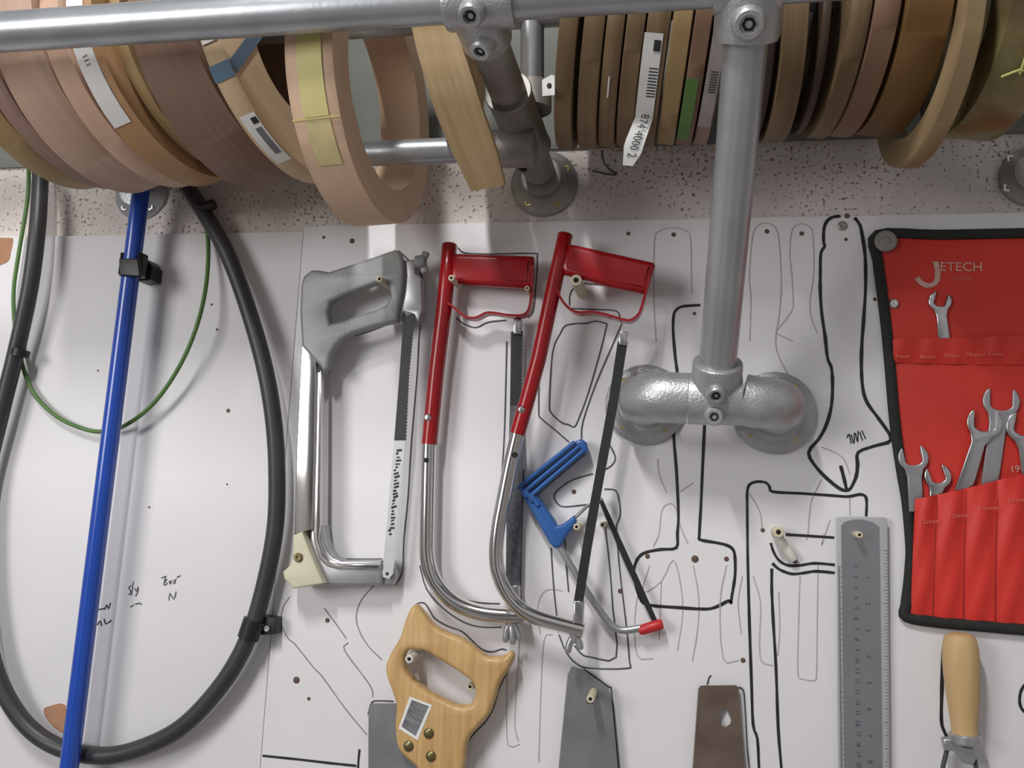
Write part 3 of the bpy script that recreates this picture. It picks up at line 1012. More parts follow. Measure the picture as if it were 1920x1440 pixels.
hose = tube('black_hose', path3([(80, 268, .014), (76, 330, .018), (70, 430, .026), (56, 540, .026), (30, 660, .022), (3, 770, .02), (-26, 900, .018), (-36, 1050, .02), (-24, 1190, .02), (2, 1285, .02), (50, 1360, .017), (112, 1402, .0145), (190, 1417, .0145), (262, 1403, .0155), (342, 1362, .018), (416, 1283, .02), (464, 1199, .02), (494, 1105, .02), (516, 990, .022), (519, 880, .024), (512, 780, .026), (494, 680, .026), (462, 570, .024), (426, 475, .02), (388, 408, .016), (350, 348, .014), (318, 300, .014)]), .0092, M['blackrub'], None, 20)
tag(hose, 'thick black rubber hose hanging in a big loop on the left board', 'hose')
bm = bmesh.new()
pa, pb = P(40, 655, .0225), P(36, 668, .0225)
add_tube(bm, [pa, pb], .0102, 18)
build('cable_tie', bm, M['blackplastic'], hose, 40)
bm = bmesh.new()
add_tube(bm, [P(402, 383, .022), P(376, 390, .022)], .0062, 14)
build('hose_knob', bm, M['blackplastic'], hose, 40)
cable = tube('green_cable', path3([(54, 300, .006), (52, 370, .008), (36, 470, .010), (26, 540, .010), (27, 600, .009), (36, 660, .006), (58, 728, .006), (100, 776, .007), (150, 802, .008), (192, 809, .009), (236, 797, .012), (290, 754, .018), (338, 684, .024), (370, 608, .026), (387, 530, .018), (390, 450, .0075), (378, 392, .0035), (352, 352, .0018), (330, 318, .002)]), .0024, M['green'], None, 12)
tag(cable, 'thin green cable looping behind the blue handle', 'cable')

HD = .036
hp0, hp1 = P(267, 338, HD), P(122, 1500, HD)
handle = tube('broom_handle', [hp0.lerp(hp1, i / 8) for i in range(9)], .0098, M['bluehandle'], None, 28)
tag(handle, 'long blue metal handle hanging upright in a black clip', 'handle')
clip = root('tool_clip', P(262, 508, 0), 'black plastic spring clip gripping the blue handle', 'clip')
ca = P(250, 497, HD)
hd = (hp1 - hp0).normalized()
side = hd.cross(OUT).normalized()
bm = bmesh.new()
RI, RO = .0102, .0145
rows = []
for i in range(19):
    a = math.radians(-125 + 250 * i / 18)
    dv = side * math.sin(a) + Vector((0, 1, 0)) * math.cos(a)
    row = []
    for h in (-.0125, .0125):
        for r in (RI, RO):
            row.append(bm.verts.new(ca + hd * h + dv * r))
    rows.append(row)
for i in range(18):
    A, B = rows[i], rows[i + 1]
    for k, k2 in ((0, 1), (1, 3), (3, 2), (2, 0)):
        bm.faces.new((A[k], A[k2], B[k2], B[k]))
bm.faces.new([rows[0][k] for k in (0, 1, 3, 2)]); bm.faces.new([rows[-1][k] for k in (0, 1, 3, 2)])
build('clip_jaw', bm, M['blackplastic'], clip, 40)
me = plate_mesh(tr([(222, 484), (258, 484), (262, 518), (222, 516)], .050), [], .0445, .0495, .0015)
link_mesh('clip_strap', me, M['blackplastic'], clip, 40)
me = plate_mesh(tr([(247, 482), (283, 490), (294, 504), (291, 528), (266, 530), (246, 516)], .012), [], -.0012, .0205, .002)
link_mesh('clip_base', me, M['blackplastic'], clip, 40)
hc = root('hose_clip', P(488, 1175, 0), 'small black saddle clip with screw holding the hose at lower right', 'clip')
bm = bmesh.new()
c0 = P(472, 1179, .02)
hdr = (P(470, 1203, .02) - P(488, 1150, .02)).normalized()
sd = hdr.cross(OUT).normalized()
rows = []
for i in range(17):
    a = math.radians(-90 + 180 * i / 16)
    dv = sd * math.sin(a) + OUT * math.cos(a)
    rows.append([bm.verts.new(c0 + hdr * h + dv * r) for h in (-.010, .010) for r in (.0098, .0118)])
for i in range(16):
    A, B = rows[i], rows[i + 1]
    for k, k2 in ((0, 1), (1, 3), (3, 2), (2, 0)):
        bm.faces.new((A[k], A[k2], B[k2], B[k]))
bm.faces.new([rows[0][k] for k in (0, 1, 3, 2)]); bm.faces.new([rows[-1][k] for k in (0, 1, 3, 2)])
build('clip_saddle', bm, M['blackplastic'], hc, 40)
me = plate_mesh(tr([(484, 1156), (514, 1160), (514, 1190), (480, 1192)], .02), [], -.001, .017, .001)
htab = link_mesh('clip_tab', me, M['blackplastic'], hc, 40)
screws(htab, [(P(501, 1178, .0175), OUT)], 'steel', .0036)

def teeth(p0, p1, n, depth, sgn):
    out = []
    for i in range(n):
        t = i / n
        x, y = p0[0] + (p1[0] - p0[0]) * t, p0[1] + (p1[1] - p0[1]) * t
        x2, y2 = p0[0] + (p1[0] - p0[0]) * (t + .5 / n), p0[1] + (p1[1] - p0[1]) * (t + .5 / n)
        out += [(x, y), (x2 - depth * sgn, y2)]
    out.append(p1)
    return out


# ================================================================ GREY HACKSAW
hs = root('hacksaw', P(650, 800, 0), 'large hacksaw with grey cast grip and polished flat frame, leftmost of the saws', 'hacksaw', 'hacksaws hanging on pegs')
HF = .036
plate('grip', [(583, 505), (600, 506), (615, 509), (655, 496), (700, 481), (725, 472), (740, 467), (748, 470), (755, 486), (757, 513), (754, 545), (748, 575), (744, 602), (700, 612), (660, 625), (640, 636), (628, 648), (619, 664), (616, 690), (605, 698), (600, 688), (565, 650), (562, 607), (561, 580), (563, 533), (568, 517)],
      .022, HF, M['greycast'], hs, holes=[[(618, 606), (614, 585), (619, 566), (640, 555), (672, 542), (705, 530), (720, 529), (729, 538), (731, 556), (723, 571), (705, 580), (670, 590), (640, 601)]], bevel=.004, res=3)
plate('tension_bracket', [(757, 487), (778, 488), (779, 512), (790, 520), (792, 580), (784, 606), (776, 590), (757, 585), (748, 600), (744, 590), (752, 545), (756, 510)], .012, .029, M['satin'], hs, bevel=.002)
bm = bmesh.new()
wn = P(790, 492, .024)
add_lathe(bm, P(766, 493, .024), (P(803, 491, .024) - P(766, 493, .024)), [(.003, 0), (.003, .008), (.0075, .0085), (.0075, .017), (.006, .019), (0, .019)], 20)
for s in (-1, 1):
    add_tube(bm, cr([wn, wn + Vector((.003, 0, s * .006)), wn + Vector((.005, 0, s * .0115))], 4), [.0045] * 8 + [.0032], 12, True, .6)
build('wing_nut', bm, M['greycast'], hs, 40)
# polished flat frame back with its side
plate('frame_back', [(566, 640), (592, 672), (593, 700), (590, 840), (585, 992), (551, 1003), (556, 840), (563, 690)], .010, .034, M['chrome'], hs, bevel=.0012)
plate('frame_arm', [(581, 985), (604, 985), (606, 1008), (613, 1030), (624, 1045), (640, 1051), (716, 1051), (716, 1098), (594, 1098), (580, 1050)], .006, .028, M['satin'], hs, bevel=.003, smooth=0)
plate('frame_rim', [(592, 700), (602, 694), (600, 985), (598, 1010), (607, 1038), (618, 1052), (640, 1058), (712, 1058), (712, 1068), (632, 1068), (612, 1062), (598, 1048), (588, 1015), (586, 985)], .008, .031, M['chrome'], hs, bevel=.0012)
corner = plate('corner_plate', [(549, 1004), (566, 997), (577, 1026), (590, 1058), (607, 1094), (575, 1100), (548, 1104), (545, 1097), (532, 1085), (530, 1072), (543, 1060), (549, 1040)], .010, .037, M['cream'], hs, bevel=.002)
screws(corner, [(P(560, 1045, .0372), OUT)], 'brass', .0046)
plate('blade_post', [(712, 1058), (738, 1060), (742, 1078), (736, 1096), (716, 1099), (707, 1090)], .006, .022, M['satin'], hs, bevel=.002)
bl = plate('blade', [(757, 586)] + teeth((777, 587), (766, 700), 18, 1.8, -1) + teeth((766, 700), (760, 826), 20, 1.8, -1) + [(739, 826), (749, 700)], .025, .026, M['black'], hs, label='black half of the hacksaw blade')
plate('blade', [(739, 826), (760, 826), (748, 960), (737, 1076), (729, 1085), (718, 1082), (717, 1072), (727, 960)], .025, .026, M['whiteblade'], hs, label='white printed half of the blade', holes=[[(726 + 3.5 * math.cos(k * PI / 4), 1076 + 3.5 * math.sin(k * PI / 4)) for k in range(8)]])
whiteblade = bpy.data.objects[list(WL)[-1]]
bm = bmesh.new()
for k in range(26):
    y = 842 + k * 6.3
    t = (y - 826) / 250
    xl = 739 - 22 * t + 4
    w = random.choice((4, 6, 9, 10))
    x0 = xl + random.uniform(0, 4)
    add_ribbon(bm, [(x0, y + 3), (x0 + w, y + random.uniform(-1, 3))], random.uniform(2, 4.5), .0264)
o = build('blade_print', bm, M['ink'], whiteblade, 0, merge=False)
lathe('blade_pin', P(768, 586, .022), OUT, [(.0048, 0), (.0048, .005), (.003, .0062), (0, .0062)], M['greycast'], hs, 16)

# ================================================================ RED HACKSAWS


def red_saw(name, label, base, tubec, grip, guard, chrome, dr, dc, rt, rc, blade, fit, nutpts, screw_px, hole_px):
    s = root(name, P(base[0], base[1], 0), label, 'hacksaw', 'hacksaws hanging on pegs')
    pts = [P(x, y, dr) for x, y in tubec]
    fr = tube('red_sleeve', [pts[0] + (pts[0] - pts[1]).normalized() * .0012] + pts, [rt * .85] + [rt] * len(pts), M['red'], s, 26)
    plate('grip', grip, dr - rt * .75, dr + rt * .9, M['red'], s, bevel=rt * .78, res=4)
    g = [P(x, y, dr) for x, y in cr([Vector((a, b, 0)) for a, b in guard], 5) for _ in [0]] if False else [P(v.x, v.y, dr) for v in cr([Vector((a, b, 0)) for a, b in guard], 5)]
    bm = bmesh.new()
    rows = []
    for i, p in enumerate(g):
        t = (g[min(i + 1, len(g) - 1)] - g[max(i - 1, 0)]).normalized()
        nn = Vector((-t.z, 0, t.x)) * .0012
        rows.append([bm.verts.new(p + nn * a + Vector((0, b, 0))) for a, b in ((1, -.0065), (1, .0065), (-1, .0065), (-1, -.0065))])
    for i in range(len(rows) - 1):
        for k in range(4):
            bm.faces.new((rows[i][k], rows[i][(k + 1) % 4], rows[i + 1][(k + 1) % 4], rows[i + 1][k]))
    bm.faces.new(rows[0]); bm.faces.new(list(reversed(rows[-1])))
    build('knuckle_guard', bm, M['red'], s, 40)
    cpts = cr([P(x, y, dc) for x, y in chrome], 7)
    tube('chrome_frame', cpts, rc, M['chrome'], s, 26)
    b = s
    for (pp, m_, d0, d1, lb) in blade:
        plate('blade', pp, d0, d1, m_, s, label=lb)
    for (pp, d0, d1) in fit:
        plate('blade_holder', pp, d0, d1, M['steel'], s, bevel=.0012)
    bm = bmesh.new()
    c = P(*nutpts[0])
    for q in nutpts[1]:
        add_tube(bm, cr([c, P(*q[0]), P(*q[1])], 4), [.0034] * 8 + [.0024], 10)
    add_lathe(bm, c + Vector((0, 0, .004)), (0, 0, -1), [(.0045, 0), (.0045, .008), (.003, .012), (0, .012)], 16)
    build('wing_nut', bm, M['satin'], s, 40)
    if screw_px:
        c = P(screw_px[0], screw_px[1], dr + rt * .8)
        lathe('rivet', c, OUT, [(.0038, -.002), (.0038, .0015), (.0026, .0028), (0, .0032)], M['steel'], s, 18)
    c = P(hole_px[0], hole_px[1], dc + rc * .86)
    lathe('adjusting_hole', c, OUT, [(.0029, -.003), (.0029, .0014), (0, .0013)], M['dark'], s, 16)
    return s


red_saw('hacksaw', 'red-handled tubular hacksaw beside the grey one, hanging straight', (860, 800),
        [(843, 459), (838, 520), (832, 585), (825, 640), (818, 700), (811, 770), (805, 833)],
        [(846, 474), (860, 473), (930, 475), (998, 478), (1001, 482), (999, 537), (992, 539), (930, 536), (850, 530), (842, 525)],
        [(999, 500), (997, 560), (992, 584), (980, 593), (955, 593), (930, 589), (913, 589), (893, 598), (873, 595), (855, 580), (836, 566)],
        [(805, 825), (803, 900), (801, 1000), (802, 1045), (812, 1083), (832, 1112), (860, 1134), (895, 1147), (935, 1153), (985, 1154)], .022, .0195, .0083, .0081,
        [([(958, 622)] + teeth((979, 620), (976, 760), 22, 2, -1) + [(956, 762), (957, 700)], M['black'], .013, .0142, 'black upper part of the blade'),
         ([(956, 762), (976, 760), (980, 880), (977, 1000), (974, 1112), (948, 1112), (950, 950)], M['print'], .013, .0142, 'worn grey printed part of the blade')],
        [([(963, 596), (977, 597), (976, 626), (962, 626)], .010, .020), ([(952, 1098), (974, 1098), (974, 1145), (952, 1145)], .010, .018)],
        ((958, 1166, .019), [((950, 1182, .019), (948, 1204, .019)), ((970, 1182, .019), (974, 1200, .019)), ((960, 1185, .021), (962, 1208, .021))]),
        (803, 783), (800, 863))
red_saw('hacksaw', 'red-handled tubular hacksaw tilted to the right, overlapping the other red one', (1060, 800),
        [(1060, 440), (1049, 490), (1037, 545), (1022, 615), (1010, 672), (990, 745), (970, 814)],
        [(1064, 455), (1078, 457), (1140, 471), (1226, 490), (1229, 496), (1213, 546), (1207, 549), (1150, 538), (1100, 524), (1056, 513), (1050, 500)],
        [(1218, 520), (1207, 565), (1199, 589), (1186, 601), (1172, 602), (1133, 591), (1108, 587), (1085, 588), (1066, 578), (1052, 560), (1040, 534)],
        [(972, 806), (957, 870), (944, 935), (934, 990), (930, 1040), (935, 1078), (950, 1112), (974, 1140), (1006, 1158), (1050, 1171), (1094, 1182)], .046, .042, .0078, .0072,
        [([(1158, 641), (1177, 641), (1158, 760), (1130, 910), (1109, 1030), (1093, 1132), (1075, 1132), (1096, 1000), (1125, 840), (1143, 740)], M['black'], .040, .0412, None)],
        [([(1161, 620), (1176, 622), (1175, 648), (1160, 646)], .036, .044), ([(1076, 1126), (1094, 1128), (1092, 1172), (1074, 1170)], .034, .046)],
        ((1077, 1190, .042), [((1068, 1206, .042), (1064, 1224, .042)), ((1086, 1206, .042), (1088, 1218, .042))]),
        (978, 768), (965, 853))

# ================================================================ BLUE JUNIOR HACKSAW
js = root('junior_hacksaw', P(1060, 970, 0), 'small blue-handled hacksaw with a red tip, tucked behind the tilted red saw', 'hacksaw', 'hacksaws hanging on pegs')
JD = .020
plate('grip', [(972, 911), (984, 899), (1076, 828), (1090, 822), (1099, 829), (1103, 846), (1012, 921), (1008, 930), (1040, 976), (1044, 986), (1056, 982), (1076, 966), (1081, 977), (1070, 994), (1058, 1010), (1052, 1024), (1040, 1029), (1030, 1019), (1000, 965), (976, 925)],
      .006, JD, M['blue'], js, bevel=.003, res=3)
bm = bmesh.new()
for k in range(3):
    o0, o1 = (974 + k * 11, 908 + k * 8), (1078 + k * 8, 829 + k * 8)
    pts = [(o0[0] + 14, o0[1] + 24), (o0[0] + 3, o0[1] + 8), (o0[0] + 6, o0[1]), (o1[0], o1[1])]
    add_tube(bm, cr([P(x, y, JD + .0005) for x, y in pts], 5), .0024, 10)
build('grip_ridge', bm, M['blue'], js, 50)
bm = bmesh.new()
for k in range(3):
    o0, o1 = (980 + k * 11, 910 + k * 8), (1080 + k * 8, 834 + k * 8)
    add_tube(bm, [P(o0[0] + 2, o0[1] + 2, JD), P(o1[0], o1[1], JD)], .0017, 8)
build('grip_groove', bm, mat('dark_blue_groove', (22, 34, 58), .5), js, 50)
tube('frame_wire', cr([P(x, y, .013) for x, y in ((1046, 1020), (1062, 1046), (1085, 1085), (1112, 1127), (1140, 1165), (1152, 1176), (1170, 1182), (1205, 1177))], 6), .0037, M['satin'], js, 16)
tube('blade_rod', [P(1072, 977, .013), P(1100, 950, .013), P(1130, 935, .013)], .0018, M['steel'], js, 10)
tube('red_tip', [P(1198, 1182, .013), P(1203, 1181, .013), P(1238, 1171, .013), P(1243, 1170, .013)], [.004, .0052, .0055, .0042], M['redtip'], js, 16)
plate('blade', [(1122, 938), (1130, 936), (1182, 1050), (1232, 1162), (1223, 1166), (1174, 1062)], .0125, .0133, M['black'], js)

# ================================================================ PANEL SAW WITH WOODEN HANDLE
ws = root('hand_saw', P(820, 1300, 0), 'hand saw with a varnished wooden handle hanging on a peg', 'saw')
WD = .030
saw_handle = plate('handle', [(776, 1135), (783, 1138), (795, 1153), (810, 1172), (830, 1184), (868, 1200), (897, 1222), (917, 1233), (941, 1231), (955, 1223), (963, 1232), (952, 1256), (935, 1284), (926, 1313), (915, 1342), (897, 1363), (880, 1383), (872, 1404), (869, 1440), (850, 1470), (800, 1462), (777, 1438), (752, 1415), (742, 1395), (739, 1360), (741, 1325), (734, 1299), (724, 1272), (722, 1249), (731, 1225), (748, 1196), (757, 1167), (767, 1143)],
      .013, WD, M['sawwood'], ws, holes=[[(756, 1232), (763, 1221), (778, 1219), (798, 1223), (821, 1237), (859, 1261), (883, 1280), (890, 1298), (887, 1313), (879, 1322), (860, 1325), (830, 1313), (798, 1295), (772, 1274), (757, 1254)]], bevel=.0055, smooth=3, res=3)
plate('blade', [(691, 1332), (696, 1319), (745, 1319), (745, 1345), (800, 1440), (830, 1540), (690, 1540)], .012, .0132, M['bladegrey'], ws)
saw_label = plate('label', [(768, 1306), (810, 1322), (783, 1388), (747, 1366)], WD - .0002, WD + .0004, M['paper'], ws, holes=())
bm = bmesh.new()
for k in range(17):
    t = (k + .5) / 17
    a = Vector((772, 1312, 0)).lerp(Vector((753, 1362, 0)), t)
    b = Vector((804, 1324, 0)).lerp(Vector((779, 1380, 0)), t)
    add_ribbon(bm, [(a.x, a.y), ((a.x + b.x) / 2, (a.y + b.y) / 2), (b.x, b.y)], 2.4, WD + .0007)
build('label_print', bm, M['ink_thin'], saw_label, 0, merge=False)
for (x, y) in ((804, 1375), (766, 1399), (808, 1418)):
    lathe('handle_screw', P(x, y, WD), OUT, [(.0052, -.001), (.0052, .0006), (.0042, .0017), (.002, .0024), (0, .0025)], M['brass'], saw_handle, 22)

# ================================================================ TWO SAW BLADES, RULER


sb = plate('saw_blade', [(1072, 1249), (1093, 1256), (1140, 1290), (1145, 1302), (1153, 1380), (1166, 1530)] + teeth((1040, 1530), (1066, 1262), 62, 2.6, 1), .010, .0115, M['bladegrey'], None,
           holes=[[(1107 + 8 * math.cos(k * PI / 6), 1313 + 8 * math.sin(k * PI / 6)) for k in range(12)]])
tag(sb, 'grey saw blade with an angled tip hanging from a peg', 'saw')
bb = plate('saw_blade', [(1313, 1286), (1380, 1285), (1385, 1290), (1391, 1372), (1398, 1450), (1404, 1530)] + teeth((1294, 1530), (1311, 1290), 60, 2.6, 1), .006, .0075, M['bladebrown'], None,
           holes=[[(1359, 1322), (1366, 1336), (1371, 1350), (1369, 1358), (1361, 1364), (1352, 1360), (1347, 1350), (1350, 1336)]])
tag(bb, 'brown rusty saw blade with an oval hole near its square end', 'saw')
rl = root('steel_ruler', P(1612, 1200, 0), 'broad steel ruler hanging between the drawn outline and the red pouch', 'ruler')
plate('ruler_body', [(1566, 972), (1570, 968), (1660, 970), (1664, 975), (1669, 1530), (1573, 1530)], .007, .0085, M['ruler_edge'], rl, holes=[[(1612 + 7 * math.cos(k * PI / 6), 1003 + 7 * math.sin(k * PI / 6)) for k in range(12)]], bevel=.0004)
plate('ruler_face', [(1577, 985), (1585, 978), (1600, 974), (1618, 974), (1638, 980), (1649, 988), (1656, 1530), (1584, 1530)], .0086, .0089, M['ruler'], rl, holes=[[(1612 + 7 * math.cos(k * PI / 6), 1003 + 7 * math.sin(k * PI / 6)) for k in range(12)]])
bm = bmesh.new()
for k in range(0, 230):
    y = 1062 + k * 1.96
    if y > 1450:
        break
    ln = 8 if k % 10 == 0 else (6 if k % 5 == 0 else 4)
    x = 1571 + (y - 1062) * .013
    add_ribbon(bm, [(x, y), (x + ln, y)], .7, .0091)
build('ruler_scale', bm, M['ink_thin'], rl, 0, merge=False)
bm = bmesh.new()
for k in range(0, 70):
    y = 1032 + k * 6.2
    if y > 1450:
        break
    add_ribbon(bm, [(1664 + (y - 1032) * .008 - (7 if k % 4 == 0 else 4), y), (1664 + (y - 1032) * .008, y)], .7, .0091)
build('ruler_scale', bm, M['ink_thin'], rl, 0, merge=False)
for k in range(20):
    y = 1062 + k * 19.6
    if y > 1440:
        break
    text('ruler_number', str(1 + k) if k % 5 else str(k + 1), 1604 + (y - 1062) * .016, y, 7 if k % 5 else 9, -PI / 2, .0092, M['ink_thin'], rl)
for k in range(8):
    y = 1083 + k * 49.4
    text('ruler_number', str(1 + k), 1626 + (y - 1083) * .016, y, 8, -PI / 2, .0092, M['ink_thin'], rl)

# ================================================================ RED TOOL POUCH
tp = root('tool_pouch', P(1800, 800, 0), 'red fabric spanner pouch with black binding, pinned to the board', 'pouch')
left_edge = [(1630, 433), (1637, 490), (1645, 550), (1653, 617), (1660, 690), (1665, 752), (1672, 819), (1682, 885), (1692, 944), (1699, 1025), (1698, 1060), (1695, 1095), (1690, 1135), (1682, 1164)]
right_x = 2080
outer = left_edge + [(1760, 1174), (1840, 1181), (1920, 1187), (right_x, 1200), (right_x, 425), (1920, 428), (1760, 430)]
plate('back_sheet', [(x + 10 if x < 1720 else x, max(y, 439) if y < 600 else min(y, 1160 if x < 1720 else y - 9)) for x, y in outer], .0008, .0035, M['fabric'], tp, bevel=.0008)
bp = [P(x + 9, y, .0045) for x, y in reversed(left_edge)]
bpath = cr([P(right_x, 1194, .005), P(1920, 1181, .005), P(1840, 1174, .005), P(1760, 1167, .005)] + [bp[0] + Vector((.004, 0, .004))] + bp[1:-1] + [bp[-1] + Vector((.003, 0, -.004)), P(1760, 440, .0045), P(1920, 437, .0045), P(right_x, 434, .0045)], 4)
tube('binding', bpath, .0052, M['binding'], tp, 12, flat=.62)
# pocket layers: a grid whose cells bulge between the seams


def pocket(name, top, bot, seams, d0, bulge, m, nx=60, nz=18):
    def interp(pl, x):
        for (a, b) in zip(pl, pl[1:]):
            if a[0] <= x <= b[0]:
                t = (x - a[0]) / (b[0] - a[0])
                return a[1] + (b[1] - a[1]) * t
        return pl[0][1] if x < pl[0][0] else pl[-1][1]
    bm = bmesh.new()
    g = []
    for i in range(nx + 1):
        s = i / nx
        col = []
        for j in range(nz + 1):
            t = j / nz
            xt = top[0][0] + (top[-1][0] - top[0][0]) * s
            xb = bot[0][0] + (bot[-1][0] - bot[0][0]) * s
            x = xt + (xb - xt) * t
            y = interp(top, xt) + (interp(bot, xb) - interp(top, xt)) * t
            u = 0
            for a, b in zip(seams, seams[1:]):
                if a <= xt <= b:
                    u = math.sin(PI * (xt - a) / (b - a))
            dd = d0 - (d0 - .0048) * t * t + bulge * u * (1 - t) ** .7 + .0012 * math.sin(x * .11 + y * .045) * u
            col.append(bm.verts.new(P(x, y, dd)))
        g.append(col)
    for i in range(nx):
        for j in range(nz):
            bm.faces.new((g[i][j], g[i][j + 1], g[i + 1][j + 1], g[i + 1][j]))
    gg = bmesh.ops.extrude_face_region(bm, geom=bm.faces[:])
    for v in gg['geom']:
        if isinstance(v, bmesh.types.BMVert):
            v.co.y += .0011
    return build(name, bm, m, tp, 50)


pk1 = pocket('pocket', [(1716, 936), (1756, 928), (1806, 917), (1877, 899), (1920, 889), (2070, 862)], [(1707, 1158), (1760, 1163), (1840, 1171), (1920, 1178), (2070, 1190)], [1716, 1758, 1812, 1870, 1930, 1995, 2070], .0118, .005, M['fabric2'])
pk2 = pocket('pocket', [(1674, 636), (1760, 634), (1880, 631), (2060, 627)], [(1676, 680), (1760, 682), (1880, 684), (2060, 684)], [1672, 1715, 1762, 1808, 1850, 1885, 2060], .0092, .0012, M['fabric'], 50, 6)
for ln in ([(1757, 932), (1752, 1040), (1749, 1160)], [(1812, 920), (1808, 1040), (1806, 1168)], [(1872, 903), (1867, 1040), (1866, 1174)]):
    tube('seam', cr([P(x, y, .0120 - (.0068 if y > 1100 else .0018 if y > 1000 else 0)) for x, y in ln], 4), .0008, M['seam'], pk1, 6)
# printed logo and sizes
bm = bmesh.new()
for ln, w in (([(1719, 521), (1727, 530), (1738, 535), (1750, 533), (1757, 524), (1758, 510), (1755, 493)], 9),):
    add_ribbon(bm, [tuple(v) for v in cr([Vector((a, b, 0)) for a, b in ln], 4)], w, .0042)
add_ribbon(bm, [(1749, 492), (1760, 492)], 4, .0043)
build('printed_logo', bm, M['printink'], tp, 0, merge=False)
text('printed_logo', 'ETECH', 1802, 501, 17, -.02, .0042, M['printink'], tp, 1.02)
text('printed_logo', 'TOOL', 1803, 522, 9, 0, .0042, M['faintink'], tp, 1.2)
for s, x, y in (('7mm', 1692, 668), ('8mm', 1739, 669), ('9mm', 1784, 667), ('10mm', 1827, 665), ('11mm', 1862, 664)):
    text('size_print', s, x, y, 7, 0, .0108, M['faintink'], pk2, 1.3)
for s, x, y in (('12mm', 1742, 978), ('13mm', 1797, 967), ('14mm', 1853, 953), ('15mm', 1908, 938)):
    text('size_print', s, x, y, 8, .1, .0174, M['faintink'], pk1, 1.2)
text('size_print', '19', 1903, 880, 12, .1, .0052, M['printink'], tp)
lathe('washer', P(1661, 452, .0085), OUT, [(.0108, -.004), (.0108, .0002), (.0098, .0012), (.0045, .0014), (.003, .003), (.0012, .003), (0, .0018)], M['washer'], tp, 32)
lathe('screw', P(1676, 569, .005), OUT, [(.0048, -.002), (.0048, .0008), (.0035, .002), (.0014, .002), (0, .001)], M['steel'], tp, 20)

# spanners


def spanner(px, py, tx, ty, Rpx, wpx, w2px, jaw, tilt, d0, th, label, m='steel', taper=1.0):
    c = P(px, py, d0 + th); e = P(tx, ty, d0 + th)
    v = Vector((c.x - e.x, c.z - e.z)); L = v.length; v /= L
    ang = math.atan2(v.y, v.x) - PI / 2
    k = 1 / 1950.0
    R, hw, hw2, jw = Rpx * k, wpx * k / 2, w2px * k / 2, jaw * k / 2
    pts = [(hw2, -L), (hw, -R * 1.35)]
    al = math.asin(min(.95, jw * 1.12 / R))
    a0 = math.radians(-52)
    tip_r = PI / 2 - al + tilt
    for i in range(11):
        a = a0 + (tip_r - a0) * i / 10
        pts.append((R * math.cos(a), R * math.sin(a)))
    ax = Vector((-math.sin(tilt), math.cos(tilt))); pr = Vector((math.cos(tilt), math.sin(tilt)))
    dep = -R * .22
    q = pr * jw + ax * (R * .62); pts.append((q.x, q.y))
    for i in range(9):
        a = -PI * i / 8
        q = pr * (jw * math.cos(a)) + ax * (dep + jw * .55 * math.sin(a)); pts.append((q.x, q.y))
    q = -pr * jw + ax * (R * .62); pts.append((q.x, q.y))
    a1 = PI / 2 + al + tilt; a2 = math.radians(232)
    for i in range(11):
        a = a1 + (a2 - a1) * i / 10
        pts.append((R * math.cos(a), R * math.sin(a)))
    pts += [(-hw, -R * 1.35), (-hw2, -L)]
    ca, sa = math.cos(ang), math.sin(ang)
    w = [(c.x + x * ca - y * sa, c.z + x * sa + y * ca) for x, y in pts]
    me = plate_mesh(w, [], d0, d0 + th, th * .3, 2)
    o = link_mesh('spanner', me, M[m], None, 40)
    tag(o, label, 'spanner', 'spanners in the red pouch')
    # recessed panel along the shank
    return o


spanner(1763, 564, 1772, 645, 21, 19, 21, 20, math.radians(-20), .0038, .0042, 'small open-ended spanner below the white lettering on the pouch')
spanner(1713, 858, 1719, 960, 27, 26, 26, 30, math.radians(8), .0045, .0042, 'open-ended spanner at the left edge of the lower pocket, dark jaw', 'satin')
spanner(1759, 893, 1753, 955, 24, 23, 23, 24, math.radians(25), .0045, .0048, 'short bright spanner second from the left in the lower pocket')
spanner(1847, 792, 1799, 945, 31, 24, 30, 36, math.radians(14), .0076, .0034, 'shiny open-ended spanner leaning left across another in the pocket')
spanner(1878, 752, 1853, 930, 32, 30, 29, 38, math.radians(6), .0038, .0034, 'large satin spanner standing tallest, behind the leaning one', 'satin')
spanner(1922, 800, 1936, 925, 32, 28, 28, 34, math.radians(-16), .0045, .0046, 'bright spanner cut by the right edge of the photo')

# ================================================================ WOODEN HANDLED TOOL (lower right)
wt = root('hand_tool', P(1810, 1300, 0), 'tool with turned wooden handle and metal prongs below the red pouch', 'tool')
c_top, c_bot = P(1799, 1186, .022), P(1810, 1388, .022)
ax = c_bot - c_top
k = 1 / 1960.0
prof = [(0, 0), (13, .004), (22, .02), (27, .06), (30, .14), (31, .26), (30, .42), (27.5, .58), (24.5, .74), (22, .88), (22, .95), (23.5, 1)]
lathe('handle', c_top, ax, [(r * k, h * ax.length) for r, h in prof], M['toolwood'], wt, 32)
lathe('ferrule', c_bot - ax.normalized() * .006, ax, [(.0125, 0), (.0138, .0015), (.0138, .007), (.0122, .0088), (0, .0088)], M['satin'], wt, 28)
plate('bracket', [(1768, 1386), (1788, 1384), (1806, 1400), (1826, 1404), (1834, 1418), (1826, 1436), (1808, 1432), (1792, 1410), (1772, 1408)], .014, .024, M['satin'], wt, bevel=.002)
for pts in ([(1776, 1404), (1772, 1420), (1767, 1445), (1764, 1490)], [(1824, 1416), (1829, 1432), (1832, 1460), (1832, 1500)]):
    tube('prong', cr([P(x, y, .018) for x, y in pts], 5), .0021, M['ink_thin'], wt, 10)

# ================================================================ PEGS


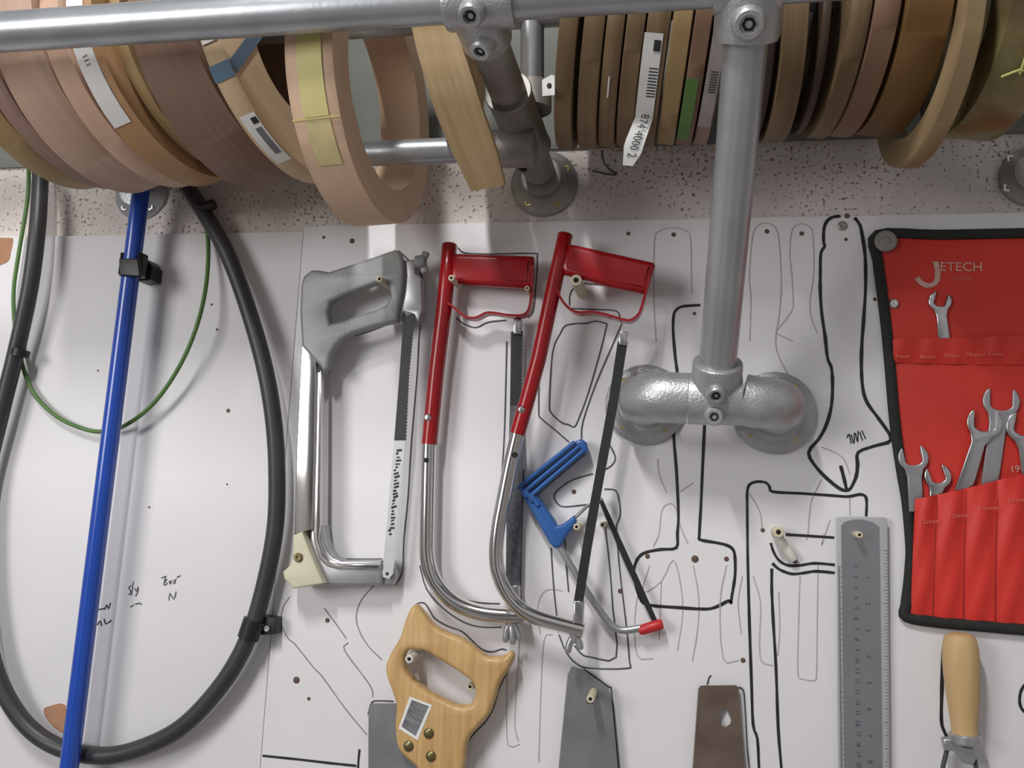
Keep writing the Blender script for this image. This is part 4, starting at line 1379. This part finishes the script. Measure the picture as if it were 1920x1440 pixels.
def peg(px, py, dtip, label, r=.0034, base=0.0, m='peg'):
    tip = P(px, py, dtip)
    b = Vector((tip.x, -base, tip.z))
    t = root('wall_peg', b, label, 'peg', 'pegs screwed into the board')
    L = dtip - base
    lathe('dowel', b, OUT, [(r, 0), (r, L - .0006), (r * .85, L), (r * .5, L), (r * .42, L - .002), (0, L - .002)], M[m], t, 20)
    lathe('screw', b + OUT * (L - .0022), OUT, [(r * .40, -.001), (r * .40, .0012), (r * .2, .0014), (0, .0006)], M['dark'], t, 10)
    return t


peg(711, 523, .048, 'cream peg inside the grip of the grey hacksaw')
peg(846, 521, .042, 'cream peg at the corner of the straight red hacksaw handle')
peg(988, 540, .034, 'small cream peg under the free end of the straight red handle', .0026)
peg(1080, 525, .058, 'pale peg inside the grip of the tilted red hacksaw', .0058)
peg(1081, 988, .026, 'cream peg beside the blue hook of the small hacksaw')
peg(1130, 984, .022, 'cream peg to the right of the dark blade, by the small hacksaw', .003)
peg(767, 1236, .042, 'pale peg at the upper end of the wooden saw handle opening', .0042, m='pegw')
peg(881, 1288, .016, 'dark-centred peg at the lower right of the wooden handle opening', .0036)
peg(1107, 1311, .045, 'cream peg through the angled grey saw blade', .0038)
peg(1612, 1003, .026, 'cream peg through the top hole of the steel ruler', .0032)
peg(1460, 998, .024, 'cream peg left of the steel ruler beside a fallen dowel', .0052)
dw = tube('loose_dowel', [P(1463, 1012, .006), P(1466, 1016, .006), P(1488, 1048, .006), P(1490, 1051, .006)], [.0035, .0048, .0048, .0038], M['pegw'], None, 18)
tag(dw, 'short pale dowel lying slanted below the peg left of the ruler', 'dowel')

# little frayed wire on the wall
wr = tube('frayed_wire', cr([P(1129, 282, .004), P(1131, 300, .004), P(1138, 312, -.002), P(1148, 322, -.003), P(1156, 324, -.003), P(1148, 328, -.003), P(1110, 320, -.004)], 5), .0009, M['ink_thin'], None, 8)
tag(wr, 'frayed dark wire end on the wall below the brown rolls', 'wire')

# ================================================================ LIGHT


def area(name, loc, target, sx, sy, power, col, updir=None):
    ld = bpy.data.lights.new(name, 'AREA')
    ld.shape = 'RECTANGLE'
    ld.size = sx; ld.size_y = sy
    ld.energy = power
    ld.color = col
    o = bpy.data.objects.new(name, ld)
    COL.objects.link(o)
    o.location = loc
    z = (Vector(loc) - Vector(target)).normalized()
    y = Vector(updir or (0, -1, 0)); y = (y - z * y.dot(z)).normalized()
    x = y.cross(z)
    o.matrix_world = Matrix(((x.x, y.x, z.x, loc[0]), (x.y, y.y, z.y, loc[1]), (x.z, y.z, z.z, loc[2]), (0, 0, 0, 1)))
    return o


area('left_soft_light', (-1.6, -2.0, .45), (-.2, 0, .05), .8, .9, 30, (1, .985, .98), (0, 0, 1))  # unseen soft source, assumed low at the front left
area('ceiling_tube', (-.5, -1.5, 1.5), (-.1, 0, .0), .07, .45, 34, (1, .985, .97))
w = bpy.data.worlds.new('room_light')
SC.world = w
w.use_nodes = True
nt = w.node_tree
bg = nt.nodes['Background']
tcn = nt.nodes.new('ShaderNodeTexCoord')
sp = nt.nodes.new('ShaderNodeSeparateXYZ')
nt.links.new(tcn.outputs['Generated'], sp.inputs[0])
rp = nt.nodes.new('ShaderNodeValToRGB')
mr = nt.nodes.new('ShaderNodeMapRange')
mr.inputs['From Min'].default_value = -1; mr.inputs['From Max'].default_value = 1
nt.links.new(sp.outputs['Z'], mr.inputs['Value'])
nt.links.new(mr.outputs['Result'], rp.inputs['Fac'])
els = rp.color_ramp.elements
els[0].position = 0; els[0].color = (.50, .46, .43, 1)
els[1].position = 1; els[1].color = (.50, .51, .53, 1)
e = els.new(.42); e.color = (.52, .49, .47, 1)
e = els.new(.58); e.color = (.58, .57, .58, 1)
wn_ = nt.nodes.new('ShaderNodeTexNoise')
wn_.inputs['Scale'].default_value = 2.6
wn_.inputs['Detail'].default_value = 2
nt.links.new(tcn.outputs['Generated'], wn_.inputs['Vector'])
wm = nt.nodes.new('ShaderNodeMapRange')
wm.inputs['From Min'].default_value = .36; wm.inputs['From Max'].default_value = .64
wm.inputs['To Min'].default_value = .25; wm.inputs['To Max'].default_value = 1.75
nt.links.new(wn_.outputs['Fac'], wm.inputs['Value'])
vm = nt.nodes.new('ShaderNodeVectorMath'); vm.operation = 'SCALE'
nt.links.new(rp.outputs['Color'], vm.inputs[0])
nt.links.new(wm.outputs['Result'], vm.inputs['Scale'])
nt.links.new(vm.outputs[0], bg.inputs['Color'])
bg.inputs['Strength'].default_value = .62

SC.view_settings.view_transform = 'Standard'
SC.view_settings.look = 'None'
SC.view_settings.exposure = -.48
SC.view_settings.gamma = 1
SC.view_settings.use_curve_mapping = False
